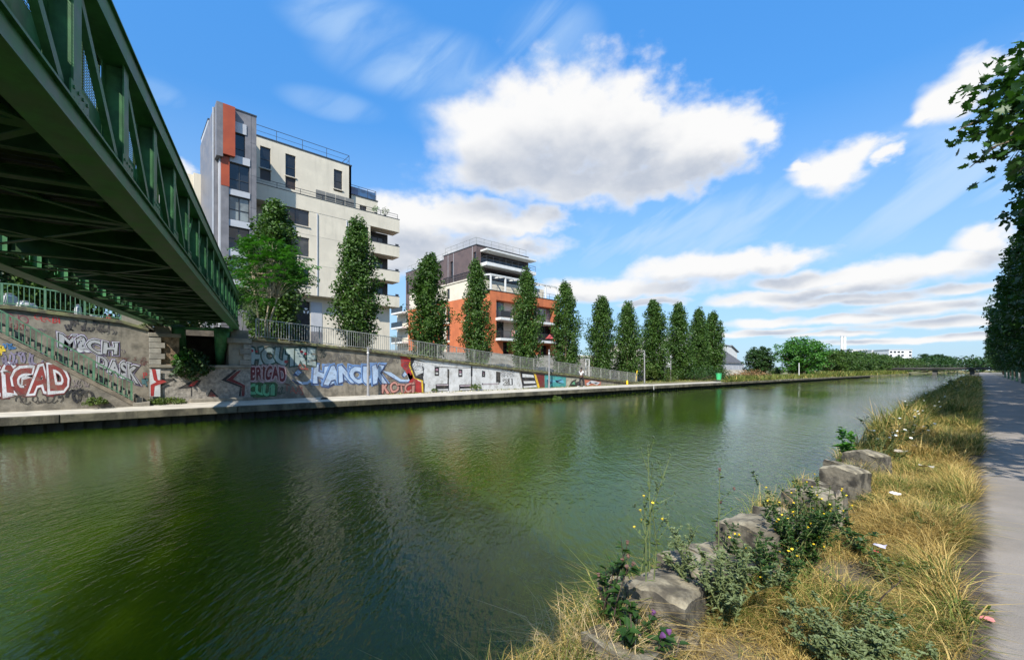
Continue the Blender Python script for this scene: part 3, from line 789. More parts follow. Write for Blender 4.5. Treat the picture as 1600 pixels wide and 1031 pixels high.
    b.build('sign_emblem', ms, t, fix=False)
    gf.part('door_panel', M_LGREY, Yu(485.6, X0-.88), Yu(503, X0-.88), 3.9, 6.9, .001, .05); gf.part('door_base', M_GREYP, Yu(485.6, X0-.88), Yu(503, X0-.88), g, 3.88, .001, .06)
    # ---- corner tower
    T = Fac(t, front=XT); zt = 22.0
    yL = Yu(345, XT)
    wins = [((365.7, 383), (209, 249), 1, 0), ((358.6, 390), (257, 298), 2, 0), ((357.7, 390), (308, 345), 2, 1), ((357, 390), (356, 390), 2, 0), ((356, 390), (403, 437), 2, 1), ((356, 390), (450, 484), 2, 0)]
    ops = []
    for (u0, u1), (v0, v1), n, cu in wins:
        uc = (u0+u1)/2; ops.append((Yu(u0, XT), Yu(u1, XT), Zv(uc, v1, XT), Zv(uc, v0, XT)))
    T.wall('tower_front', M_GREYP, yL, yt1, g, zt, ops, .25)
    for o, w_ in zip(ops, wins): T.window(*o, w_[2], M_CURT if w_[3] else M_GLASS, .22, mullion=o[2]+.9, rail=False, sill=False)
    bands = [((365.7, 385), (193, 209)), ((358.6, 390.5), (245, 256.5)), ((357.7, 390.5), (298.5, 307.5)), ((357, 390.5), (345.5, 355.5)), ((356, 390.5), (391, 402)), ((356, 390.5), (438, 449))]
    for (u0, u1), (v0, v1) in bands:
        uc = (u0+u1)/2; T.part('spandrel', M_LGREY, Yu(u0, XT), Yu(u1, XT), Zv(uc, v1, XT), Zv(uc, v0, XT), .001, .06)
    for u in (392.5,):
        T.part('panel_joint', M_FRAME, Yu(u, XT)-.012, Yu(u, XT)+.012, g, zt, .001, .004)
    for z in (19.6, 16.8, 14.0, 11.2, 8.4, 5.6):
        T.part('panel_joint', M_FRAME, Yu(391, XT), yt1-.01, z-.01, z+.01, .001, .004)
    # stepped grey shafts left of the stripe
    MB().box(XT-9, XT-.001, yL-.003, yL+.15, g, zt-.05).build('tower_flank', M_GREYP, t)
    MB().box(XT-9, XT-.26, yL, yt1-.001, g, zt-.02).build('tower_core', M_GREYP, t)
    MB().box(XT-9, XT, yt1-.003, yt1+.02, g, zt-.03).build('tower_flank', M_GREYP, t)
    MB().box(XT-9.2, XT+.04, yL-.02, yt1+.05, zt-.019, zt+.10).build('roof_edge', M_FRAME, t)
    y336, y347, y366 = Yu(337, XT), Yu(347, XT), Yu(366, XT)
    zp = Zv(345, 247, XT)
    T.part('projecting_shaft', M_GREYP, y336, y347, zp, zt-.02, -2.0, .42); 
    T.part('stripe', M_ORANGE, y347+.001, y366, Zv(356, 245, XT), zt-.021, .002, .42)
    T.part('stripe', M_ORANGE, Yu(345.3, XT), Yu(358, XT), Zv(351, 291, XT), Zv(351, 245.2, XT), .002, .16)
    T.part('stripe_base', M_GREYP, Yu(345.3, XT), Yu(357, XT), g, Zv(351, 291.5, XT), .002, .14)
    yb0 = Yu(334, XT-.6)
    MB().box(XT-9, XT-.6, yb0, yL-.005, g, zt-.1).build('grey_shaft', M_GREYP, t)
    T.part('sunlit_side_strip', M_LGREY, yL-.1, yL-.004, g, zp-.01, -.6, .02)  # light grey strips paint the sun onto the steps' side faces
    T.part('sunlit_side_strip', M_LGREY, yb0-.08, yb0-.002, g, zt-.12, -.75, -.58)
    XA = -46.5; ya0 = Yu(325, XA)
    MB().box(-51, XA, ya0, yb0+.2, g, 22.4).build('grey_shaft', M_LGREY, t)
    MB().box(-51.1, XA+.04, ya0-.03, yb0+.2, 22.401, 22.5).build('roof_edge', M_FRAME, t)
    S = Fac(t, side=ya0)
    for z in (18.2, 15.3, 12.4, 9.5, 6.6):
        S.part('slot_window', M_GLASS, -49.6, -48.9, z, z+2.1, .002, .02)
    # rear wing with balconies seen left of the tower
    MB().box(-62, -51, ya0-.6, 14, g, 19.0).build('rear_wing', M_CREAM, t)
    for z in (6.2, 9.1, 12.0, 14.9, 17.8):
        b = MB().box(-53.5, -51.5, ya0-2.0, ya0-.61, z, z+1.15).build('balcony', M_CREAM, t)
        MB().box(-53.5, -51.5, ya0-2.0, ya0-1.95, z+1.16, z+1.5).build('guard_rail', M_METAL, b)
    # plants on the terrace
    return t
CB = cream_building()

def orange_building():
    XF, YS = -48.0, 39.4
    t = thing('apartment_building', 'orange rendered apartment block with a dark brown top storey and white pergola', 'building', (XF-10, 47, 1.5))
    g = -1.0; zo = 11.65; zc = 13.9; zt = 18.9; y1 = 54.5
    F = Fac(t, front=XF); S = Fac(t, side=YS)
    bays = [(Yu(775.5, XF), 45.6), (48.4, Yu(866.5, XF))]
    ops = []
    for a0, a1 in bays:
        for z0, z1 in ((7.75, 10.35), (4.75, 7.35)): ops.append((a0, a1, z0, z1))
    doors = [(Yu(786, XF), Yu(800, XF), 1.0, 4.25), (Yu(845, XF), Yu(859, XF), 1.0, 4.1)]
    F.wall('front_wall', M_BRICK, YS, y1, g, zo, ops + doors, 1.0)
    In = Fac(t, front=XF-1.0)
    for k, (a0, a1, z0, z1) in enumerate(ops):
        left = k < 2
        am = a0 + (a1-a0)*.46 if left else a0 + (a1-a0)*.42
        wa, wb, pa, pb = (a0, am, am, a1) if left else (am, a1, a0, am)
        In.window(wa, wb, z0, z1, 2, M_CURT if z0 > 7 else M_GLASS, .05, sill=False)
        In.part('recess_panel', M_CREAM, pa+.001, pb, z0+.001, z1, -.05, .02)
        s = F.part('balcony', M_WHITE, a0-.15, a1+.1, z0-.42, z0-.06, -.99, 1.15)
        b = MB(); n1 = 1.08
        F.box(b, a0-.1, a1+.05, z0+.96, z0+1.0, n1-.02, n1+.02); F.box(b, a0-.1, a1+.05, z0+.02, z0+.05, n1-.02, n1+.02)
        for a in (a0-.08, a1+.03): F.box(b, a-.02, a+.02, z0+.96, z0+1.0, .02, n1-.021); F.box(b, a-.015, a+.015, z0+.02, z0+.05, .02, n1-.021)
        n = int((a1-a0)/.12)
        for i in range(n+1): F.box(b, a0-.08+i*.12-.008, a0-.08+i*.12+.008, z0-.06, z0+.97, n1-.008, n1+.008)
        for i in range(9): F.box(b, a0-.088, a0-.072, z0-.06, z0+.97, .05+i*.12, .066+i*.12)
        b.build('balcony_rail', M_METAL, s, fix=False)
    F.part('privacy_screen', M_FRAME, bays[0][0]-.05, bays[0][0]+2.1, 7.75, 8.65, 1.02, 1.05)
    for i, d in enumerate(doors):
        D = Fac(t, front=XF); D.window(d[0], d[1], d[2], d[3], 2, depth=.9, sill=False)
    MB().box(XF-20, XF-1.07, YS+.3, y1, g, zo-.01).build('core', M_BRICK, t)
    MB().box(XF-.001-20, XF, y1-.001, y1+.2, g, zo).build('gable_wall', M_BRICK, t)
    F.part('roof_edge', M_FRAME, YS-.02, y1+.22, zo, zo+.09, -3.0, .05)
    # left side: orange body with cream window strips
    xs = sorted([Xu(u, YS) for u in (688, 692.5, 698, 702.5, 727, 732)])
    W = lambda u: Xu(u, YS)
    zr = [(9.0, 11.0), (6.0, 8.1), (2.6, 5.0)]
    zr = [(7.9, 10.35), (4.85, 7.3), (1.4, 4.3)]
    ops = []
    for z0, z1 in zr:
        for u0, u1 in ((688, 692.8), (698, 702.6), (727, 732)): ops.append((W(u0), W(u1), z0, z1))
    S.wall('side_wall', M_BRICK, -72, XF-.0, g, 11.2, ops, .25)
    for o in ops: S.window(*o, 1, depth=.22, sill=False, rail=False)
    for z0, z1 in zr:
        S.part('cream_panel', M_CREAM, W(693), W(697.8), z0, z1, .001, .04); S.part('sill_band', M_CREAM, W(687.5), W(703), z0-.3, z0-.02, .001, .07)
        S.part('sill_band', M_CREAM, W(726.5), W(732.5), z0-.3, z0-.02, .001, .07)
    ow = [(W(698), W(702.6), 11.6, 13.3)]
    S.wall('cream_band', M_CREAM, -70, -51.0, 11.2, zc, ow, .25)
    for o in ow: S.window(*o, 1, depth=.22, sill=False)
    S.part('cornice', M_CREAM2, -71, -50.9, zc, zc+.2, -.5, .12)
    MB().box(-72, -51.01, YS+.26, 54, 11.19, zc-.01).build('core', M_CREAM2, t)
    # terrace storey behind the pergola
    Tn = Fac(t, front=-51.0)
    ops = [(41.5, 42.6, 11.75, 13.8), (44.5, 45.6, 11.75, 13.8), (48.8, 49.8, 11.75, 13.8), (52, 53, 11.75, 13.8)]
    Tn.wall('terrace_wall', M_CREAM, YS+.26, 54, zo+.09, zc, ops, .2)
    for o in ops: Tn.window(*o, 1, depth=.18, sill=False)
    MB().box(-60, -51.2, 53.99, 54.2, zo, zc).build('gable_wall', M_CREAM, t)
    # pergola
    py = [39.75, 42.6, 45.6, 48.6, 51.5, 54.2]
    for y in py:
        MB().box(XF-.28, XF-.08, y-.1, y+.1, zo+.09, 13.9).build('pergola_post', M_WHITE, t)
        MB().bar((XF-.09, y, 14.0), (-50.95, y, 14.3), .14, .2).build('pergola_rafter', M_WHITE, t)
    MB().box(XF-.29, XF-.07, py[0]-.12, py[-1]+.12, 13.901, 14.1).build('pergola_beam', M_WHITE, t)
    MB().box(XF-1.6, XF-1.45, py[0], py[-1], 14.18, 14.3).build('pergola_beam', M_WHITE, t)
    F.rail('terrace_rail', YS+.2, y1-.1, zo+.09, -.5, 1.0, step=1.5)
    # dark brown top
    B = Fac(t, front=-51.2); SB = Fac(t, side=YS+.02)
    yb1 = 50.3
    ops = [(40.3, yb1-.2, 16.35, 17.95)]
    B.wall('top_front', M_BROWN, YS+.02, yb1, zc+.2, zt, ops + [(41.0, yb1-.4, 14.2, 15.5)], .5)
    for o in ops + [(41.0, yb1-.4, 14.2, 15.5)]: B.window(*o, 6, depth=.48, sill=False)
    B.part('top_balcony', M_WHITE, 40.2, yb1+.5, 15.75, 16.25, .001, 1.5)
    B.part('canopy', M_WHITE, 40.2, yb1+.5, 18.0, 18.25, .001, 1.6)
    B.rail('top_balcony_rail', 40.3, yb1+.4, 16.25, 1.4, .95, bars=False, step=1.2, sides=1.3)
    W2 = lambda u: Xu(u, YS)
    o2 = [(W2(739.5), W2(743.5), 15.4, 17.9), (W2(703.5), W2(707.5), 14.9, 17.6), (W2(651), W2(654), 14.4, 17.4), (W2(655.5), W2(658), 14.4, 17.4), (W2(631), W2(634), 14.4, 17.6)]
    xstep = W2(693)
    SB.wall('top_side', M_BROWN, xstep, -51.2, zc+.2, zt, o2[:2], .25)
    for o in o2: SB.window(*o, 1, depth=.22, sill=False) if o in o2[:2] else None
    SC = Fac(t, side=YS+.6)
    SC.wall('top_side', M_BROWN, -74, xstep+.3, 11.2, zt-.4, o2[2:], .25)
    for o in o2[2:]: SC.window(*o, 1, depth=.22, sill=False)
    MB().box(-74, xstep-.01, YS+.86, yb1, zc, zt-.45).build('core', M_BROWN, t); MB().box(xstep, -51.75, YS+.28, yb1-.01, zc+.2, zt-.03).build('core', M_BROWN, t)
    MB().box(-60, -51.2, yb1-.01, yb1+.15, zc, zt).build('gable_wall', M_BROWN, t)
    for u in (700, 708.5, 738):                # light panel joints
        SB.part('panel_joint', M_LGREY, W2(u)-.03, W2(u)+.03, zc+.2, zt, .001, .02)
    MB().box(xstep-.1, -51.1, YS-.05, yb1+.2, zt, zt+.1).build('roof_edge', M_FRAME, t)
    MB().box(-74, xstep-.11, YS+.55, yb1, zt-.4, zt-.3).build('roof_edge', M_FRAME, t)
    SB.rail('parapet_rail', xstep, -51.4, zc+.2, .0+.05, 1.1, bars=True)
    SB.rail('roof_rail', xstep+.2, -51.5, zt+.1, -.2, 1.15, M_RAILS, step=1.4); B.rail('roof_rail', YS+.25, yb1-.1, zt+.1, -.3, 1.15, M_RAILS, step=1.4)
    SC.rail('roof_rail', -73.6, xstep, zt-.3, -.2, 1.15, M_RAILS, step=1.4)
    # rear balconies on the far left end
    for z in (2.2, 5.0, 7.8, 10.6):
        b = MB().box(-76.5, -72.05, YS-1.2, YS+1.5, z, z+.3).build('balcony', M_WHITE, t)
        k = MB().box(-76.5, -72.1, YS-1.18, YS-1.14, z+.3, z+1.25); k.build('balcony_rail', M_FRAME if z in (5.0, 2.2) else M_GLASS, b)
    MB().box(-77, -72.01, YS+.3, 50, g, 11.2).build('rear_wing', M_CREAM, t)
    # base walls
    MB().box(XF+.5, XF+2.2, YS-1.5, 56, g, 1.55).build('garden_wall', M_CONC, t)
    return t
OB = orange_building()

# things standing on the balconies
def planter(x, y, z, label, m=None, n=40, r=.25, leaf=None):
    t = thing('potted_plant', label, 'plant', (x, y, z), group=None)
    MB().lathe([(.10, 0), (.15, .25), (.15, .27), (.12, .27)], 10).build('pot', m or M_FRAME, t, local=True)
    V, F = leaves(np.array([[0, 0, .27+r*.8]]), [r], [n], .13, seed=int(x*10+y*100) % 999)
    o = bpy.data.objects.new('foliage', mesh_np('foliage', V, F, leaf or M_LEAF_A)); link(o, t)

def leaves(C, rad, num, size, seed=0, aspect=.5, up=.3, squash=1.0, shell=.35):
    """leaf-sized rhombs spread through clumps; C centres, rad radii, num leaves each"""
    g = np.random.default_rng(seed); C = np.asarray(C, 'f'); n = np.asarray(num)
    idx = np.repeat(np.arange(len(C)), n); N = len(idx)
    d = g.normal(size=(N, 3)); d /= np.linalg.norm(d, axis=1)[:, None]
    rr = np.asarray(rad)[idx] * (shell + (1-shell)*g.random(N)**.6)
    P = C[idx] + d * rr[:, None] * np.array([1, 1, squash])
    nrm = d*.6 + g.normal(size=(N, 3))*.7 + np.array([0, 0, up]); nrm /= np.linalg.norm(nrm, axis=1)[:, None]
    a = g.normal(size=(N, 3)) + np.array([0, 0, -.5]); a -= nrm*(a*nrm).sum(1)[:, None]; a /= np.linalg.norm(a, axis=1)[:, None]
    b = np.cross(nrm, a); s = (size*(.6+.8*g.random(N)))[:, None]
    V = np.empty((N, 4, 3), 'f')
    V[:, 0] = P - a*s*.5; V[:, 1] = P + b*s*aspect*.5 + a*s*.05 + nrm*s*.06; V[:, 2] = P + a*s*.5; V[:, 3] = P - b*s*aspect*.5 + a*s*.05 + nrm*s*.06
    return V.reshape(-1, 3), np.arange(N*4).reshape(-1, 4)
planter(-44.9, 20.6, 17.1, 'small green shrub in a pot on the roof terrace of the cream building', r=.42, n=130)
planter(-44.9, 21.7, 17.1, 'leafy pot plant at the right end of the cream building terrace', r=.5, n=160, leaf=M_LEAF_Y)
planter(-45.6, 21.2, 7.9, 'pot plant with reddish tub on the lowest balcony of the cream building', flat('red_tub', (.45,.04,.03)), r=.4)
planter(-47.3, 41.1, 8.25, 'green plant behind the dark screen on the upper left orange balcony', r=.55, n=160)
planter(-76, 38.6, 5.3, 'dark plants on the rear balcony left of the orange building', r=.7, n=200)
t = thing('laundry', 'pink and blue washing hung over the orange building balcony rail', 'laundry', (-46.9, 43.2, 4.7))
MB().box(-46.94, -46.86, 42.75, 43.35, 5.1, 5.95).build('cloth', flat('pink_cloth', (.62,.28,.26)), t, 'pink cloth'); MB().box(-46.94, -46.86, 43.4, 44.1, 4.95, 5.95).build('cloth', flat('blue_cloth', (.10,.14,.42)), t, 'blue cloth')
MB().box(-46.95, -46.85, 42.6, 44.3, 5.951, 5.98).build('line_bar', M_FRAME, t)
t = thing('parasol', 'folded red and grey sunshade on the lower right balcony of the orange building', 'parasol', (-47.4, 51.6, 4.69))
MB().tube([(-47.4, 51.6, 4.69), (-47.4, 51.6, 5.9)], .03).build('pole', M_FRAME, t)
MB().lathe([(.75, 0), (.4, .35), (.04, .75)], 8, (-47.4, 51.6, 5.1)).build('canopy', flat('red_cloth', (.4,.06,.06)), t)

# ---- low industrial buildings past the ramp
def shed(name, label, x0, x1, y0, y1, z0, zw, zr, mw, mr, ridge='y', windows=0, extra=None):
    t = thing(name, label, 'building', ((x0+x1)/2, (y0+y1)/2, z0))
    b = MB(); xm, ym = (x0+x1)/2, (y0+y1)/2
    if ridge == 'y':
        poly = [(x0, z0), (x1, z0), (x1, zw), (xm, zr), (x0, zw)]
        b.prism(poly, lambda a, z: (a, y0, z), lambda a, z: (a, y1, z)); b.build('wall', mw, t)
        r = MB()
        r.prism([(x1+.4, zw-.12), (x1+.4, zw+.08), (xm, zr+.22), (xm, zr+.02)], lambda a, z: (a, y0-.3, z), lambda a, z: (a, y1+.3, z))
        r.prism([(xm, zr+.02), (xm, zr+.22), (x0-.4, zw+.08), (x0-.4, zw-.12)], lambda a, z: (a, y0-.3, z), lambda a, z: (a, y1+.3, z)); r.build('roof', mr, t)
    else:
        poly = [(y0, z0), (y1, z0), (y1, zw), (ym, zr), (y0, zw)]
        b.yz(poly, x0, x1); b.build('wall', mw, t)
        MB().yz([(y1+.3, zw-.12), (y1+.3, zw+.1), (ym, zr+.24), (ym, zr+.02)], x0-.3, x1+.3).build('roof', mr, t)
        MB().yz([(ym-.003, zr+.02), (ym-.003, zr+.24), (y0-.3, zw+.1), (y0-.3, zw-.12)], x0-.3, x1+.3).build('roof', mr, t)
    F = Fac(t, front=x1); S = Fac(t, side=y0)
    for i in range(windows):
        a = y0+(y1-y0)*(i+.5)/windows; F.part('window', M_GLASS, a-.6, a+.6, z0+1.2, z0+2.4, .002, .06)
    F.part('plinth', M_CREAM2, y0-.02, y1+.02, z0-.2, z0+2.0, -.02, .05); S.part('plinth', M_CREAM2, x0, x1+.02, z0-.2, z0+2.0, -.02, .05)
    return t
M_ROOFO = mat('terracotta_roof', (.33, .12, .06), .9, .2, 1); M_ROOFT = mat('pale_roof', (.40, .36, .27), .9, .2, 1)
def X_at(u, D): return at(u, D)
p = at(917, 96)
shed('low_house', 'low house with orange brick upper wall seen right of the orange building', p[0]-9, p[0]+1, p[1]-6, p[1]+8, -1.5, 2.2, 3.3, M_CREAM, M_ROOFT, 'y', 2)
t2 = thing('low_house', 'white roofed shed with brick band between the first far poplars', 'building', (p[0]+5, p[1]-5, -1))
MB().box(p[0]+2, p[0]+6, p[1]-8, p[1]+1, -1.5, 1.0).build('wall', M_WHITE, t2); MB().box(p[0]+1.9, p[0]+6.1, p[1]-8.1, p[1]+1.1, 1.001, 1.9).build('brick_band', M_ROOFO, t2); MB().box(p[0]+1.8, p[0]+6.3, p[1]-8.3, p[1]+1.3, 1.901, 2.05).build('roof', M_ROOFT, t2)
p = at(985, 120)
shed('warehouse', 'cream warehouse with low roof behind the middle poplars', p[0]-14, p[0]+2, p[1]-4, p[1]+10, -1.5, 2.0, 4.0, M_CREAM, M_WHITE, 'y', 2)
p = at(1046, 118)
shed('hangar', 'large pale hangar with dark roof rising behind the row of poplars', p[0]-16, p[0]+3, p[1]-6, p[1]+34, -1.5, 7.0, 10.5, M_CREAM, M_ASPH, 'x', 0)
p = at(1128, 100)
t = thing('warehouse', 'big white warehouse with dark pitched roof behind the green litter bin', 'building', (p[0], p[1], -1.5))
y0, y1 = p[1]-6, p[1]+26; x1 = p[0]-1.0
MB().yz([(y0, -1.6), (y1, -1.6), (y1, 5.2), (y1-4.5, 6.6), (y0, 7.6)], x1-16, x1-5).build('main_wall', M_WHITE, t)
MB().yz([(y1-4.4, 6.62), (y1+.6, 5.0), (y1+.6, 5.25), (y1-4.4, 6.95)], x1-16.2, x1-4.7).build('roof', M_ASPH, t)
MB().yz([(y0, 7.62), (y1-4.5, 6.63), (y1-4.5, 6.83), (y0, 7.85)], x1-16.2, x1-4.8).build('roof', M_LGREY, t)
MB().yz([(y0, -1.6), (y1-9, -1.6), (y1-9, 1.7), (y0, 1.7)], x1-4.99, x1).build('annexe', M_WHITE, t)
MB().prism([(x1-5.2, 5.6), (x1+.3, 1.72), (x1+.3, 1.9), (x1-5.2, 5.9)], lambda a, z: (a, y0-.2, z), lambda a, z: (a, y1-11+.2, z)).build('roof', M_ASPH, t)
F = Fac(t, front=x1)
for i in range(6): F.part('cladding_panel', M_LGREY, y0+i*3.8+.05, y0+i*3.8+3.7, .1, 1.6, .002, .04)
F.part('plinth', M_CREAM2, y0, y1-9, -1.6, .02, .002, .08)
MB().box(x1-2, x1-1.9, y0-14, y0-.3, -1.5, .4).build('yard_wall', M_CONC, t)
# chimneys and hospital-like blocks far away
p = at(1317.5, 420)
for k, (du, w) in enumerate(((1315.3, 'left'), (1320, 'right'))):
    q = at(du, 420); c = thing('chimney', ('slim white chimney, the left one of the far pair' if k == 0 else 'slim white chimney with grey side, the right one of the far pair'), 'chimney', (q[0], q[1], -1), group='far chimneys')
    MB().lathe([(1.35, 0), (1.2, 33.5), (1.2, 33.6)], 12).build('shaft', mat('chimney_white', (.62,.62,.60), .7, .06, .3), c, local=True)
    MB().lathe([(1.3, 33.61), (1.3, 34.4), (1.0, 34.5)], 12).build('cap', M_LGREY, c, local=True)
def block(label, u0, u1, vt, D, m, floors, cols):
    a = at(u0, D); b = at(u1, D)
    t = thing('office_building', label, 'building', (a[0], a[1], -1))
    # front faces the camera roughly: plane along +Y
    w = math.hypot(b[0]-a[0], b[1]-a[1]); zt = (578-vt)/666*D
    ax = Vector((b[0]-a[0], b[1]-a[1], 0)).normalized(); nz = Vector((ax.y, -ax.x, 0)); o = Vector((a[0], a[1], 0))
    def bx(s0, s1, n0, n1, z0, z1):
        m_ = MB(); vs = []
        for z in (z0, z1):
            for s, n in ((s0, n0), (s1, n0), (s1, n1), (s0, n1)): vs.append(tuple(o + ax*s + nz*n + Vector((0, 0, z))))
        return m_.add(vs, [(0,3,2,1),(4,5,6,7),(0,1,5,4),(1,2,6,5),(2,3,7,6),(3,0,4,7)])
    bx(0, w, -14, 0, -1, zt).build('wall', m, t); bx(-.2, w+.2, -14, .2, zt, zt+.7).build('roof', M_LGREY, t)
    h = (zt-2)/floors
    for i in range(floors):
        for j in range(cols):
            if rnd.random() < .25: continue
            s = w*(j+.2)/cols; f = bx(s, s+w/cols*.62, .01, .25, 2+i*h+h*.25, 2+i*h+h*.72).build('window', M_GLASS, t)
MW2 = mat('far_white', (.66,.66,.66), .8, .05, .1)
block('white five storey block far off with scattered dark windows', 1389, 1425, 547, 330, MW2, 5, 6)
block('long low white block left of the far five storey one', 1362, 1389, 548, 345, MW2, 4, 5)
block('grey roofed low building beside the pair of far chimneys', 1332, 1356, 546.5, 380, MW2, 4, 4)
# far road bridge
t = thing('road_bridge', 'low concrete road bridge crossing the canal far away', 'bridge', (-10, 262, -2)); M_DCON = mat('dark_concrete', (.085, .08, .072), .95, .3, .3)
b = MB().box(-60, 30, 258, 266, .15, .75); b.build('deck', M_DCON, t)
MB().box(-60, 30, 257.6, 257.9, .76, 1.1).build('parapet', M_DCON, t)
for x in (-24, -13, -2): MB().box(x-.7, x+.7, 259, 265, -2.5, .14).build('pier', M_DCON, t)
b = MB()
for i in range(26): b.box(-41+i*2.05, -40.9+i*2.05, 257.7, 257.8, 1.1, 2.0)
b.box(-41, 11, 257.7, 257.8, 1.95, 2.05); b.build('guard_rail', M_METAL, t)
# ------------------------------------------------------------------ trees
def add_mesh(name, me, parent, kind=None, label=None):
    o = bpy.data.objects.new(name, me); link(o, parent); ORI[o] = Vector((0, 0, 0))
    if kind: o['kind'] = kind
    if label: o['label'] = label
    return o
def poplar_mesh(seed, H=10.0, W=2.8, leaf=.2, dens=1.0):
    g = np.random.default_rng(seed); C = []; rad = []; num = []
    t0 = .30+.05*(seed % 4)
    prof = lambda t: (.62+.38*math.sin(min(1, t/t0)*1.571)) * (1-max(0, (t-t0)/(1.02-t0))**1.9)**.85
    tr = MB(); tr.tube([(0, 0, 0), (.03, 0, H*.25), (-.02, .03, H*.6), (0, 0, H*.93)], [.19, .15, .08, .02], 8)
    br = MB()
    n = int(120*dens)
    for i in range(n):
        t = .05 + .95*((i+.5)/n)**1.0; a = g.random()*6.283
        R_ = prof(t)*W/2*(.80+.40*g.random())
        lump = 1 + .20*math.sin(3*a+seed) * math.sin(t*14+seed) + .16*math.sin(t*31+seed*2+a)
        R_ *= lump
        z = t*H*.985
        base = Vector((0, 0, max(.4, z-.9-R_*.8))); tip = Vector((R_*math.cos(a)*.85, R_*math.sin(a)*.85, z))
        if i % 2 == 0: br.tube([base, base.lerp(tip, .5)+Vector((0, 0, -.1)), tip], [.035, .025, .008], 4)
        for k in range(4):
            f = .45+.62*(k/3); q = base.lerp(tip, f)
            C.append(q + Vector(g.normal(size=3)*.10)); rad.append(.30+.16*g.random()+.12*(1-t)); num.append(int((22+22*g.random())*dens*(1.15 if k == 3 else .8)))
    # a few stray sprigs breaking the outline
    for i in range(26):
        t = .08+.9*g.random(); a = g.random()*6.283; R_ = prof(t)*W/2*1.12
        C.append((R_*math.cos(a), R_*math.sin(a), t*H+.2)); rad.append(.18); num.append(12)
    C.append((0, 0, H-.15)); rad.append(.16); num.append(40)
    V, F = leaves(C, rad, num, leaf, seed, .62, .25, 1.3)
    return tr.mesh('trunk', M_BARK, smooth=True), br.mesh('branch', M_BARK), mesh_np('foliage', V, F, M_LEAF_P)
POP = [poplar_mesh(s, dens=1.22, leaf=.185) for s in (11, 23, 37, 58, 73, 94)]
pop_list = [(423, 27.6, 315, 1.15, 'large poplar against the grey tower behind the spreading fresh green tree'),
 (557, 28.4, 347, .98, 'columnar poplar standing in front of the cream building'),
 (668, 32.1, 398, 1.02, 'columnar poplar before the left part of the orange building'),
 (747, 35.3, 410, .86, 'columnar poplar at the corner of the orange building'),
 (822, 39.0, 424, .92, 'columnar poplar hiding the middle of the orange balcony front'),
 (885, 42.8, 443, .98, 'columnar poplar at the right end of the orange building'),
 (938, 46.7, 464, 1.04, 'free standing poplar first right of the orange building, above the walking person'),
 (980, 50.3, 474, 1.04, 'poplar above the yellow post at the foot of the ramp'),
 (1023, 54.6, 470, 1.2, 'poplar right of the tall lamp post on the quay'),
 (1062, 59.0, 476, 1.2, 'poplar just left of the last close pair by the bin'),
 (1090, 62.9, 484, 1.06, 'left poplar of the close pair by the green litter bin'),
 (1113, 66.2, 489, 1.2, 'last poplar on the right, beside the green litter bin')]
for i, (u, D, vt, w, lab) in enumerate(pop_list):
    x, y = at(u, D); z0 = terrain(x, y) if y < 42 else -1.45
    zt = (578-vt)/666*D; h = (zt - z0)/10.0
    t = thing('poplar_tree', lab, 'tree', (x, y, z0), rnd.uniform(0, 6.28), 'columnar poplars along the far quay')
    s = (h*.98*w, h*.98*w, h) if h > .95 else (w*.98, w*.98, h); t.scale = s; t.rotation_euler = (R(rnd.uniform(-1.6, 1.6)), R(rnd.uniform(-1.6, 1.6)), rnd.uniform(0, 6.28))
    tr, br, fo = POP[(i*5+1) % 6]
    for nm, me in (('trunk', tr), ('branches', br), ('foliage', fo)): add_mesh(nm, me, t)

def bushy_mesh(seed, H=8.0, W=9.0, leaf=.34, m=M_LEAF_D, nclump=150, per=46, trunk=True, low=.12):
    g = np.random.default_rng(seed); C = []; rad = []; num = []
    br = MB(); 
    for i in range(nclump):
        d = g.normal(size=3); d /= np.linalg.norm(d); d[2] = d[2]*1.05
        lump = .82+.18*math.sin(4*math.atan2(d[1], d[0])+seed)+.14*g.normal()
        k = .55+.45*g.random()**.5
        p = np.array([d[0]*W/2, d[1]*W/2, d[2]*H*(.5)])*k*lump + np.array([0, 0, H*(.49+low*.3)])
        p[2] = min(max(p[2], H*low), H*.97); C.append(p); rad.append(W*(.07+.05*g.random())); num.append(int(per*(.6+.8*g.random())))
        if i % 6 == 0: br.tube([(0, 0, H*.18), (p[0]*.45, p[1]*.45, p[2]*.62), tuple(p)], [.10, .06, .015], 5)
    V, F = leaves(C, rad, num, leaf, seed, .62, .5, .7)
    tr = MB().tube([(0, 0, 0), (.05, .03, H*.25), (0, 0, H*.6)], [.26, .2, .07], 8)
    return tr.mesh('trunk', M_BARK, smooth=True), br.mesh('branches', M_BARK), mesh_np('foliage', V, F, m)
def tree(name, label, meshes, x, y, z, s, cat='tree', group=None, rz=None):
    t = thing(name, label, cat, (x, y, z), rnd.uniform(0, 6.28) if rz is None else rz, group); t.scale = s if isinstance(s, tuple) else (s, s, s)
    for nm, me in zip(('trunk', 'branches', 'foliage'), meshes): add_mesh(nm, me, t)
    return t
BIG = bushy_mesh(3, 8, 9, .34, M_LEAF_A, 240, 46); DARK = bushy_mesh(5, 7, 6, .28, M_LEAF_D, 260, 60, low=.06); HED = [bushy_mesh(8+i, 7, 9, .42, M_LEAF_O, 150, 34, low=.03) for i in range(3)]
x, y = at(1252, 92); tree('round_tree', 'broad bright green tree beside the white warehouse', BIG, x, y, -1.5, (1.17, 1.17, 1.06))
x, y = at(1186, 90); tree('round_tree', 'dark green tree in front of the white warehouse', DARK, x, y, -1.5, (.98, .98, .92))
x, y = at(1212, 101); tree('bush', 'yellow green shrub between the dark tree and the broad bright tree', HED[0], x, y, -1.6, .35, 'shrub')
hl = []
for i in range(19):
    u = 1300 + i*7.4; D = 112*(1.055**i); hl.append((u, D))
